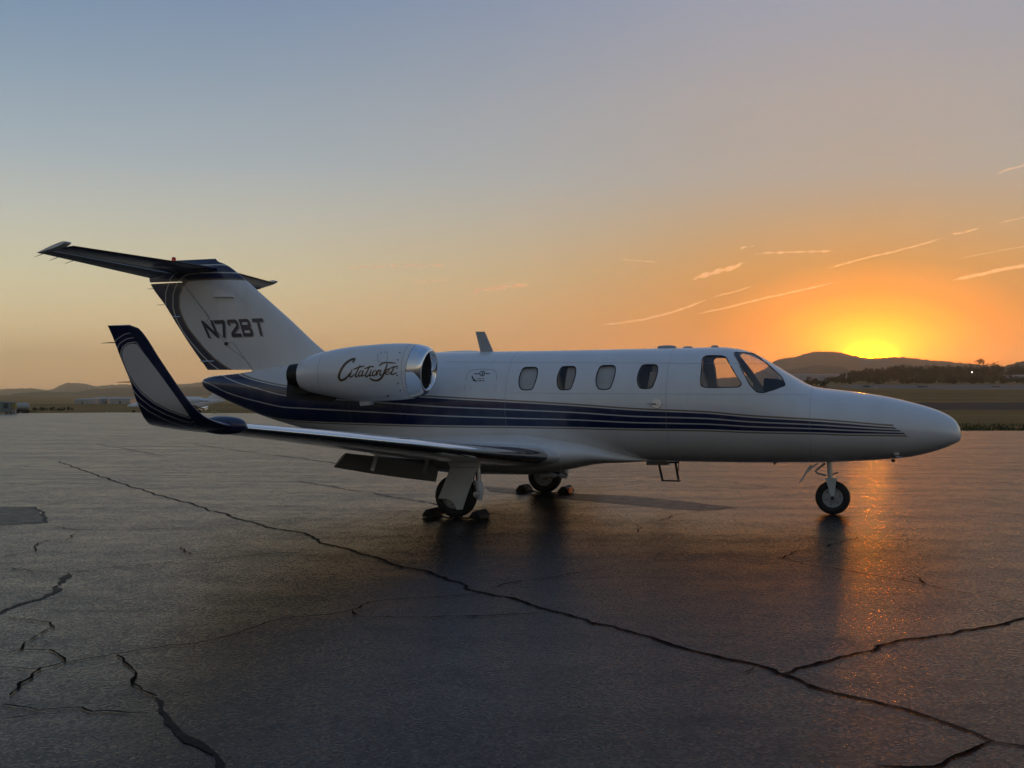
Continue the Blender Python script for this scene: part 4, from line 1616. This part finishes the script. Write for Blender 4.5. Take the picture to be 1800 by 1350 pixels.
# ------------------------------------------------------------------ landing gear
def tyre_prof(r, w):
    return [(-w * .36, r * .56), (-w * .47, r * .64), (-w * .5, r * .78), (-w * .44, r * .92), (-w * .30, r * .985), (-w * .08, r), (-w * .07, r * .985), (w * .07, r * .985), (w * .08, r), (w * .30, r * .985), (w * .44, r * .92), (w * .5, r * .78), (w * .47, r * .64), (w * .36, r * .56)]


def wheel(c, r, w, parent, mat='gear_white', holes=6):
    ty = MB().lathe(tyre_prof(r, w), c, (0, 1, 0), 56).out('tyre', MAT['rubber'], parent, sharp=60)
    for sd in (-1, 1):
        rm = MB().lathe([(w * .30 * sd, r * .62), (w * .40 * sd, r * .60), (w * .42 * sd, r * .565), (w * .36 * sd, r * .53), (w * .28 * sd, r * .50), (w * .24 * sd, r * .30), (w * .34 * sd, r * .22), (w * .36 * sd, r * .14), (w * .40 * sd, .001)], c, (0, 1, 0), 40)
        rm.out('rim', MAT[mat], parent, sharp=40)
        for k in range(holes):
            a = 2 * math.pi * (k + .25) / holes
            q = Vector(c) + Vector((math.cos(a) * r * .42, sd * w * .275, math.sin(a) * r * .42))
            MB().lathe([(0, r * .038), (.006, r * .034), (.007, .001)], q, (0, sd, 0), 10).out('wheel_bolt', MAT['dark_trim'], parent)


# nose gear
ng = empty('nose_gear')
ng.parent = jet
wheel((0, 0, .228), .228, .115, ng, 'grey_paint')
MB().tube([(-.045, 0, .74), (-.035, 0, .55), (-.028, 0, .47)], [.033, .033, .036], 16).out('strut', MAT['steel_strut'], ng)
MB().tube([(-.03, 0, .50), (-.03, 0, .44)], .048, 16).out('strut_collar', MAT['gear_white'], ng)
for sd in (-1, 1):
    fk = MB()
    top = [(-.085, .50), (.045, .49), (.05, .46), (.022, .24), (-.018, .24), (-.075, .44)]
    fk.prism(top, sd * .068, sd * .083)
    fk.out('fork', MAT['gear_white'], ng, smooth=False)
    MB().lathe([(0, .026), (.022, .022), (.026, .001)], (0, sd * .083, .228), (0, sd, 0), 12).out('axle_nut', MAT['dark_trim'], ng)
    MB().tube([(0, sd * .07, .228), (0, sd * .085, .228)], .03, 12).out('axle', MAT['steel_strut'], ng)
MB().box((-.03, 0, .485), (.13, .175, .03)).out('fork_yoke', MAT['gear_white'], ng, smooth=False)
z5 = lambda a, b: loc_xz(1380 + a / 11.25, 790 + b / 11.25, 0)
pts = [z5(*q) for q in ((790, 275), (640, 390), (600, 430), (640, 470), (820, 520))]
MB().tube([(a, 0, b) for a, b in pts], .015, 8).out('torque_link', MAT['steel_strut'], ng)
for sd in (-1, 1):
    dq = [z5(*q) for q in ((650, 270), (500, 350), (500, 300), (480, 330), (285, 655), (310, 655), (410, 490), (620, 310))]
    MB().prism([(a, b) for a, b in dq], sd * .17, sd * .18).out('gear_door', MAT['gear_white'], ng, smooth=False)
a, b = z5(990, 480)
MB().tube([(a - .03, 0, b - .01), (a + .04, 0, b + .02)], .008, 6).out('tow_lug', MAT['dark_trim'], ng)

# main gear
z6 = lambda a, b, y: loc_xz(720 + a / 5.625, 800 + b / 5.625, y)


def main_gear(side):
    def fl(mb):
        return mb if side < 0 else mb.mirror()
    g = empty('main_gear')
    g.parent = jet
    wheel((-4.69, side * 1.97, .28), .28, .19, g, 'grey_paint')
    yo = -2.13
    up = [z6(*q, yo) for q in ((330, -30), (345, 15), (380, 70), (400, 118), (690, 118), (688, 70), (668, 20), (640, -30))]
    fl(MB().prism(up, yo, yo + .05)).out('leg_fairing', MAT['gear_white'], g, smooth=False)
    lo = [z6(*q, yo) for q in ((400, 124), (690, 124), (640, 185), (578, 360), (520, 536), (462, 540), (452, 500), (425, 460), (385, 438), (345, 430), (280, 430), (345, 270))]
    fl(MB().prism(lo, yo + .004, yo + .022)).out('leg_door', MAT['gear_white'], g, smooth=False)
    j = lambda a, b: Vector((z6(a, b, -1.98)[0], -2.0, z6(a, b, -1.98)[1]))
    fl(MB().tube([j(640, -40), j(672, 60), j(682, 180), j(686, 245)], [.05, .045, .036, .036], 12)).out('strut', MAT['steel_strut'], g)
    fl(MB().tube([j(676, 245), j(686, 290), j(700, 350), j(690, 440)], [.05, .058, .055, .04], 12)).out('trailing_link', MAT['gear_white'], g)
    pv_ = j(682, 385)
    fl(MB().lathe([(0, .04), (.03, .038), (.032, .02), (.045, .018), (.046, .001)], pv_ + Vector((0, -.055, 0)), (0, -1, 0), 14)).out('pivot', MAT['steel_strut'], g)
    fl(MB().tube([pv_ + Vector((0, .02, -.03)), Vector((-4.55, -1.86, .30)), Vector((-4.69, -1.86, .28))], [.045, .04, .038], 10)).out('swing_arm', MAT['gear_white'], g)
    fl(MB().tube([Vector((-4.69, -1.84, .28)), Vector((-4.69, -2.09, .28))], .03, 12)).out('axle', MAT['steel_strut'], g)
    fl(MB().tube([j(655, 150), j(632, 280), j(648, 410)], .009, 6)).out('brake_hose', MAT['dark_trim'], g)
    if side > 0:
        MB().prism([(-4.40, .50), (-4.30, .46), (-4.20, .30), (-4.26, .30), (-4.36, .38)], 1.70, 1.72).out('gear_door', MAT['gear_white'], g, smooth=False)
    return g


main_gear(-1)
main_gear(1)

# folding entry step below the door on the far side
st = empty('entry_step')
st.parent = jet
z7 = lambda a, b: (loc_xz(1120 + a / 18, 790 + b / 18, .62))
xa, za = z7(340, 350)
xb, zb = z7(1010, 480)
MB().prism([z7(340, 330), z7(345, 480), z7(980, 488), z7(1030, 440), z7(1030, 330)], .50, .74).out('step_housing', MAT['grey_paint'], st, smooth=False)
for a, b in (((700, 470), (790, 960)), ((1215, 380), (1300, 960))):
    p0, p1 = z7(*a), z7(*b)
    MB().tube([(p0[0], .60, p0[1]), (p1[0], .64, p1[1])], .018, 8).out('step_arm', MAT['dark_trim'], st)
p0, p1 = z7(770, 985), z7(1345, 995)
MB().box(((p0[0] + p1[0]) / 2, .66, (p0[1] + p1[1]) / 2), (p1[0] - p0[0], .12, .022)).out('step_tread', MAT['dark_trim'], st, smooth=False)
p0, p1 = z7(1020, 410), z7(1330, 405)
MB().tube([(p0[0], .6, p0[1]), (p1[0], .6, p1[1])], .014, 8).out('step_rail', MAT['dark_trim'], st)
p0, p1, p2 = z7(1330, 400), z7(1310, 560), z7(1300, 680)
MB().tube([(p0[0], .6, p0[1]), (p1[0], .62, p1[1]), (p2[0], .63, p2[1])], [.006, .006, .009], 6).out('step_strap', MAT['dark_trim'], st)


# ------------------------------------------------------------------ wheel chocks (stand on the apron, not part of the jet)
JM = Matrix.Translation((NOSE_X, NOSE_Y, 0)) @ Matrix.Rotation(-PSI, 4, 'Z')


def chock(x, y, face, label, end=None, sc=1.0):
    root = empty('wheel_chock', JM @ Vector((x, y, 0)), -PSI)
    pr = [(-.10, .008), (.10, .008), (.085, .05), (.03, .115), (-.03, .125), (-.085, .06)]
    if face < 0:
        pr = [(-a, b) for a, b in pr][::-1]
    mb = MB()
    mb.prism([(a * sc, b * sc) for a, b in pr], -.19, .19)
    o = mb.out('block', MAT['black_rubber_block'], root, smooth=False)
    bv = o.modifiers.new('edge', 'BEVEL')
    bv.width, bv.segments = .012, 2
    for s in (-1, 1):
        MB().lathe([(0, .02), (.004, .02), (.006, .012), (.0, .010)], (0, s * .19, .055), (0, s, 0), 12).out('rope_eye', MAT['dark_trim'], root)
    if end:
        MB().box((.10, -.08, .06), (.03, .2, .085)).out('reflector', MAT[end], root, smooth=False)
    return tag(root, label, 'chock')


chock(-4.36, -1.97, -1, 'black rubber chock ahead of the wheel under the striped wing', None, .85)
chock(-5.02, -1.97, 1, 'black rubber chock behind the wheel under the striped wing', None, .85)
chock(-4.33, 1.97, -1, 'black chock with a bright orange end by the far main wheel', 'orange_plastic')
chock(-5.05, 1.97, 1, 'black chock on the tail side of the far main wheel')
rp = MB()
for k, y in enumerate((-1.97, 1.97)):
    rope = MB()
    pts = [JM @ Vector((-4.33 - .72 * s / 14, y - .21 - .05 * math.sin(math.pi * s / 14), .03 + .015 * math.cos(s * 1.3))) for s in range(15)]
    rope.tube(pts, .011, 6)
    tag(rope.out('chock_rope', MAT['black_rubber_block']), ('dark rope joining the chocks under the striped wing', 'dark rope joining the chocks of the far main wheel')[k], 'rope')


# ------------------------------------------------------------------ the parked jet beyond the apron
def parked_jet():
    d0 = 160.0
    nx = (224 - 900) / FPX * d0
    root = empty('parked_jet', (nx + 1.86, d0, terrain_z(nx + 6, d0)), math.radians(180 + 5))
    root.scale = (1.2, 1.0, 1.0)
    tp = Curve1([(1.55, 1.0), (1.4, 1.2), (.9, 1.40), (0, 1.62), (-.4, 1.75), (-1.0, 2.13), (-1.5, 2.25), (-3, 2.27), (-6.5, 2.25), (-8.5, 2.1), (-10.0, 1.95), (-10.2, 1.85)])
    bt = Curve1([(1.55, .98), (1.4, .88), (.9, .76), (0, .68), (-3, .62), (-5.8, .64), (-7, .8), (-8.5, 1.2), (-10.0, 1.7), (-10.2, 1.8)])
    hw = Curve1([(1.55, .01), (1.4, .2), (.9, .44), (0, .64), (-1, .78), (-6, .8), (-7.5, .62), (-9, .3), (-10.2, .02)])
    rr = []
    for k in range(70):
        x = 1.55 - 11.75 * k / 69
        zc, hh = (tp(x) + bt(x)) / 2, (tp(x) - bt(x)) / 2
        rr.append([Vector((x, hw(x) * math.cos(a), zc + hh * math.sin(a))) for a in [2 * math.pi * j / 32 for j in range(32)]])
    body = MB().rings(rr).out('fuselage', MAT['white_paint'], root)

    def yy(x, z):
        zc, hh = (tp(x) + bt(x)) / 2, (tp(x) - bt(x)) / 2
        return hw(x) * math.sqrt(max(0, 1 - ((z - zc) / hh) ** 2))
    for sd in (-1, 1):
        for k in range(5):
            x = -3.9 - k * .72
            el = [(x + .17 * math.cos(a), 1.80 + .20 * math.sin(a)) for a in [2 * math.pi * j / 12 for j in range(12)]]
            v = [Vector((a, sd * (yy(a, b) + .006), b)) for a, b in el]
            obj('cabin_window', v, [list(range(12))], MAT['dark_trim'], body, smooth=False)
        ws = [(-.55, 1.78), (-.95, 2.02), (-1.25, 2.03), (-1.35, 1.76), (-.8, 1.68)]
        obj('windshield', [Vector((a, sd * (yy(a, b) + .008), b)) for a, b in ws], [list(range(5))], MAT['dark_trim'], body, smooth=False)
        st = [(-7.0, 1.86), (-8.0, 1.80), (-8.5, 1.66), (-7.9, 1.68), (-7.0, 1.74)]
        obj('stripe', [Vector((a, sd * (yy(a, b) + .006), b)) for a, b in st], [list(range(5))], MAT['lettering_navy'], body, smooth=False)

        def S(mb):
            return mb if sd < 0 else mb.mirror()
        secs = []
        for y, le, te, z in ((-.4, -5.4, -7.7, .72), (-1.6, -5.7, -7.55, .80), (-4.2, -6.1, -7.5, 1.02), (-7.1, -6.55, -7.45, 1.28)):
            secs.append((Vector((le, y, z)), Vector((te, y, z)), Vector((0, .08, 1)).normalized(), .12))
        S(MB().rings(loft(secs, 12))).out('wing', MAT['white_paint'], root)
        S(MB().rings(loft([(Vector((-7.4, y, z)), Vector((-7.55, y, z - .35)), Vector((1, 0, -.3)).normalized(), .12) for y, z in ((-1, .72), (-3.6, .92))], 8))).out('flap', MAT['grey_paint'], root)
        S(MB().lathe([(-1.0, .22), (-.7, .33), (-.2, .40), (.4, .41), (.8, .36), (.9, .30), (.88, .24), (.5, .24)], (-6.3, -1.28, 2.0), (1, 0, 0), 24, True, True)).out('engine', MAT['white_paint'], root)
        S(MB().lathe([(.0, .23), (.02, .2), (.021, .001)], (-5.6, -1.28, 2.0), (1, 0, 0), 20)).out('inlet_cover', MAT['dark_trim'], root)
        S(MB().box((-6.3, -.9, 2.0), (1.2, .5, .12))).out('pylon', MAT['white_paint'], root)
        S(MB().tube([(-6.7, -1.95, .85), (-6.65, -1.95, .3)], .06, 8)).out('leg', MAT['grey_paint'], root)
        S(MB().lathe(tyre_prof(.28, .2), (-6.7, -1.95, .28), (0, 1, 0), 24, True, True)).out('tyre', MAT['rubber'], root)
        S(MB().rings(loft([(Vector((-9.6 - .2 * k, -.05 - 2.7 * k, 3.6)), Vector((-10.7 - .1 * k, -.05 - 2.7 * k, 3.6)), Vector((0, 0, 1)), .09) for k in (0, .5, 1)], 8))).out('tailplane', MAT['white_paint'], root)
    MB().rings(loft([(Vector((a, 0, z)), Vector((b, 0, z)), Vector((0, 1, 0)), .1) for a, b, z in ((-7.6, -9.9, 1.9), (-8.6, -10.3, 2.8), (-9.5, -10.8, 3.7))], 10)).out('tail_fin', MAT['white_paint'], root)
    MB().tube([(.75, 0, .8), (.75, 0, .25)], .04, 8).out('leg', MAT['grey_paint'], root)
    MB().lathe(tyre_prof(.22, .14), (.75, 0, .22), (0, 1, 0), 24, True, True).out('tyre', MAT['rubber'], root)
    return tag(root, 'small white jet parked beyond the apron edge behind the winglet', 'airplane')


parked_jet()


# ------------------------------------------------------------------ ground equipment, hangars, lights beyond the apron
def at_ground(u, v):
    q = ground_at(u, v)
    return Vector((q.x, q.y, max(terrain_z(q.x, q.y), 0.0 if q.y < 104 else -9)))


p0 = ground_at(9, 727)
gpu = empty('power_unit', (p0.x - .35, p0.y - .3, 0), .06)
MB().box((0, 0, .60), (2.5, 1.2, .95)).out('cabinet', MAT['equipment_green'], gpu, smooth=False)
MB().box((.78, -.615, .72), (.42, .03, .44)).out('grille', MAT['door_dark'], gpu, smooth=False)
for k in range(6):
    MB().box((-1.05 + k * .27, -.61, .62), (.03, .03, .84)).out('rib', MAT['equipment_grey'], gpu, smooth=False)
MB().box((0, 0, 1.10), (2.56, 1.26, .06)).out('lid', MAT['equipment_grey'], gpu, smooth=False)
for sx in (-.8, .8):
    for sy in (-.5, .5):
        MB().lathe(tyre_prof(.16, .12), (sx, sy, .16), (0, 1, 0), 16, True, True).out('wheel', MAT['rubber'], gpu)
tag(gpu, 'grey-green ground power cabinet at the apron edge', 'equipment')

p0 = ground_at(36, 722)
tk = empty('tank_trailer', (p0.x, p0.y, terrain_z(p0.x, p0.y) + .02), .15)
tb = MB().lathe([(-.92, .05), (-.9, .22), (-.8, .34), (-.6, .38), (.6, .38), (.8, .34), (.9, .22), (.92, .05)], (0, 0, 1.02), (1, 0, 0), 24, True, True)
tb.out('tank', MAT['equipment_grey'], tk)
MB().box((0, 0, .52), (1.9, .6, .22)).out('chassis', MAT['soot'], tk, smooth=False)
for sx in (-.5, .5):
    for sy in (-.42, .42):
        MB().lathe(tyre_prof(.30, .18), (sx, sy, .30), (0, 1, 0), 18, True, True).out('wheel', MAT['rubber'], tk)
MB().tube([(.95, 0, .45), (1.7, 0, .35)], .04, 6).out('drawbar', MAT['soot'], tk)
tag(tk, 'small silver tank trailer on a black chassis beside the power cabinet', 'trailer')
p0 = ground_at(29, 727)
yb = empty('hose_box', (p0.x, p0.y - .5, 0))
MB().box((0, 0, .72), (.42, .3, .55)).out('box', MAT['yellow_paint'], yb, smooth=False)
for sx in (-.15, .15):
    MB().box((sx, 0, .23), (.05, .2, .45)).out('leg', MAT['equipment_grey'], yb, smooth=False)
tag(yb, 'pale yellow box on legs between cabinet and tank', 'equipment')


def cone(u, v, label, h=.42):
    q = at_ground(u, v)
    mb = MB().lathe([(0, .17), (.03, .17), (.031, .12), (h, .03), (h + .005, .001)], q, (0, 0, 1), 14, True)
    tag(mb.out('traffic_cone', MAT['yellow_paint']), label, 'cone')


cone(188, 722.4, 'yellowish marker in the grass between tank and parked jet')
cone(379, 726.5, 'yellow cone under the tail of the parked white jet')
cone(373, 726, 'yellow cone beside the wing of the parked white jet')

# low dark hedge in the field
q = ground_at(92, 713.5)
v, f = [], []
rng = random.Random(3)
for k in range(14):
    a, b = crown_geo(rng, Vector((q.x - 3.0 + k * .46, q.y + rng.uniform(-.4, .4), terrain_z(q.x, q.y) + .28)), .9, .7, 70, .09)
    o = len(v)
    v += a
    f += [[i + o for i in c] for c in b]
tag(obj('hedge', v, f, MAT['leaf_dark'], smooth=False), 'long low dark hedge in the field before the hangars', 'hedge')


def shed(name, u0, u1, top_px, d, depth, label, base, roof_rise=.8, cat='hangar', doors=3):
    x0, x1 = (u0 - 900) / FPX * d, (u1 - 900) / FPX * d
    zt_ = CAM_H + (697.1 - top_px) / FPX * d
    root = empty(name, ((x0 + x1) / 2, d, base))
    w, h = x1 - x0, zt_ - base - roof_rise
    MB().box((0, depth / 2, h / 2), (w, depth, h)).out('wall', MAT['hangar_sheet'], root, smooth=False)
    rf = MB()
    rf.add([(-w / 2 - .3, -.3, h), (w / 2 + .3, -.3, h), (w / 2 + .3, depth + .3, h), (-w / 2 - .3, depth + .3, h), (-w / 2 - .3, depth / 2, h + roof_rise), (w / 2 + .3, depth / 2, h + roof_rise)],
           [[0, 1, 5, 4], [2, 3, 4, 5], [0, 4, 3], [1, 2, 5], [3, 2, 1, 0]])
    rf.out('roof', MAT['hangar_roof'], root, smooth=False)
    for k in range(doors):
        MB().box((-w / 2 + w * (k + .5) / doors, -.04, h * .40), (w / doors * .34, .1, h * .8)).out('door', MAT['door_dark' if k % 2 else 'hangar_roof'], root, smooth=False)
    return tag(root, label, cat)


shed('hangar', 131, 158, 700.0, 455, 16, 'small pale hangar at the end of the row beyond the hedge', -4.4, .5)
shed('hangar', 158, 190, 697.8, 470, 18, 'long white hangar in the middle of the far row', -4.5, .7, doors=4)
shed('hangar', 193, 229, 698.3, 462, 16, 'white hangar nearest the winglet in the far row', -4.5, .6)
shed('warehouse', 1386, 1505, 656.6, 760, 30, 'long low white warehouse behind the cockpit', 9.4, .7, 'warehouse', 5)
shed('shed', 1781, 1840, 658.5, 560, 10, 'small pale roofed shed at the edge of the wood', 8.2, .6, 'shed', 2)

# lit floodlight among the trees
q = point_at(1708.5, 654.2, 545)
fl = empty('floodlight', (q.x, q.y, terrain_z(q.x, q.y)))
hz = q.z - terrain_z(q.x, q.y)
MB().tube([(0, 0, 0), (0, 0, hz)], [.12, .08], 8).out('pole', MAT['equipment_grey'], fl)
MB().box((0, .1, hz), (.5, .3, .4)).out('housing', MAT['equipment_grey'], fl, smooth=False)
MB().box((0, -.08, hz), (.38, .04, .28)).out('lens', MAT['floodlight_lens'], fl, smooth=False)
tag(fl, 'lit white floodlight among the dark trees', 'light')
# small parked vehicles and signs along the runway, dark specks at this distance
for k, (u, v_, w, h, lab) in enumerate(((1523, 684.5, 2.0, .5, 'low dark box by the start of the runway strip'), (1621, 681.5, 3.0, .35, 'low dark vehicle-sized box on the runway strip'), (1751, 678, 2.4, .3, 'low dark box on the runway strip beneath the domed tree'))):
    d = 338.0
    x = (u - 900) / FPX * d
    z = terrain_z(x, d) + .03
    b = empty('runway_marker_box', (x, d, z))
    MB().box((0, 0, h * .5 + .1), (w, .8, h)).out('panel', MAT['door_dark'], b, smooth=False)
    for sx in (-.4, .4):
        MB().box((sx * w, 0, .1), (.15, .5, .3)).out('foot', MAT['equipment_grey'], b, smooth=False)
    tag(b, lab, 'marker')
q = point_at(1540, 686.2, 325)
tag(MB().lathe([(0, .22), (.25, .22), (.35, .12), (.4, .001)], (q.x, q.y, terrain_z(q.x, q.y)), (0, 0, 1), 12, True).out('runway_light', MAT['gear_white']), 'small white runway edge light beyond the jet nose', 'light')

# ------------------------------------------------------------------ contrails and cirrus wisps, ten kilometres up
m = bpy.data.materials.new('contrail_vapour')
m.use_nodes = True
t = NT(m.node_tree)
t.n.remove(t.n['Principled BSDF'])
pv = t.node('ShaderNodeVolumePrincipled')
pv.inputs['Color'].default_value = (1, .97, .92, 1)
pv.inputs['Density'].default_value = 2.6e-3
pv.inputs['Anisotropy'].default_value = .74
t.l.new(pv.outputs[0], t.n['Material Output'].inputs['Volume'])


def contrail(name, px, width, label, cat, seed, clump=.35, ends=.12):
    """px: photo points; the trail is set at the distance where that line of sight reaches about 9 km"""
    P = []
    C = Curve1(sorted(px))
    u0, u1 = sorted(px)[0][0], sorted(px)[-1][0]
    n = max(16, int((u1 - u0) / 3.0))
    el = (697.1 - sum(q[1] for q in px) / len(px)) / FPX
    d = 9000.0 / el
    rings = []
    for i in range(n + 1):
        k = i / n
        u = u0 + (u1 - u0) * k
        c = point_at(u, C(u), d)
        e = min(1.0, k / ends + .02, (1 - k) / ends + .02) ** .7
        g = 1 + clump * 1.6 * noise.noise(Vector((u * .09, seed, 0))) + clump * .8 * noise.noise(Vector((u * .3, seed, 4)))
        r = max(.06, g) * e * width / 2 * d / FPX
        dz = noise.noise(Vector((u * .05, seed, 8))) * width * .25 * d / FPX
        rings.append([c + Vector((0, math.cos(a) * r * 1.2, math.sin(a) * r + dz)) for a in [2 * math.pi * j / 12 for j in range(12)]])
    mb = MB().rings(rings)
    return tag(mb.out(name, m, sharp=None), label, cat)


contrail('contrail', [(1055, 572), (1120, 563), (1180, 549), (1245, 526)], 4.3, 'long contrail climbing from just above the cabin roof', 'contrail', 1)
contrail('contrail', [(1253, 522), (1290, 513), (1322, 503)], 2.9, 'short contrail dash continuing the one above the cabin roof', 'contrail', 2)
contrail('contrail', [(1220, 553), (1280, 540), (1340, 525), (1400, 512), (1470, 496)], 3.6, 'long thin contrail straight above the cockpit', 'contrail', 3)
contrail('cirrus_wisp', [(1217, 492), (1250, 480), (1285, 471), (1308, 462)], 7.9, 'thick brush-stroke wisp above the cockpit contrails', 'cloud', 4, .35)
contrail('contrail', [(1325, 446), (1360, 444), (1400, 443), (1468, 441)], 3.6, 'level broken contrail above the brush-stroke wisp', 'contrail', 5, .8)
contrail('contrail', [(1450, 473), (1520, 454), (1580, 440), (1660, 418)], 3.6, 'long contrail high over the sun', 'contrail', 6, .4)
contrail('contrail', [(1672, 412), (1700, 407), (1722, 401)], 3.6, 'short bright contrail dash past the long one over the sun', 'contrail', 7)
contrail('contrail', [(1755, 392), (1800, 382), (1850, 371)], 2.9, 'contrail dash at the picture edge above the long one over the sun', 'contrail', 8)
contrail('contrail', [(1682, 455), (1740, 444), (1800, 433), (1850, 424)], 2.2, 'faint thin contrail at the edge between two brighter ones', 'contrail', 9)
contrail('contrail', [(1673, 493), (1720, 483), (1760, 474), (1850, 459)], 6.5, 'broad bright contrail entering at the edge over the hill trees', 'contrail', 10, .3)
contrail('contrail', [(1748, 307), (1770, 299), (1800, 290), (1850, 276)], 4.3, 'highest short contrail at the picture edge', 'contrail', 11)
contrail('cirrus_wisp', [(826, 514), (860, 508), (890, 504), (932, 501)], 6.5, 'small ragged wisp above the roof aerial', 'cloud', 12, .7)
contrail('cirrus_wisp', [(602, 470), (650, 469), (700, 467), (790, 466)], 4.3, 'long faint level wisp above the engine', 'cloud', 13, .9)
contrail('cirrus_wisp', [(735, 495), (760, 493), (788, 491)], 3.6, 'tiny wisp below the long faint one above the engine', 'cloud', 14, .8)
contrail('cirrus_wisp', [(1090, 455), (1115, 458), (1158, 461)], 2.9, 'tiny double wisp high above the cabin roof', 'cloud', 15, .8)
contrail('cirrus_wisp', [(1300, 437), (1312, 434), (1326, 432)], 2.9, 'tiny wisp just above the start of the level contrail', 'cloud', 16, .8)
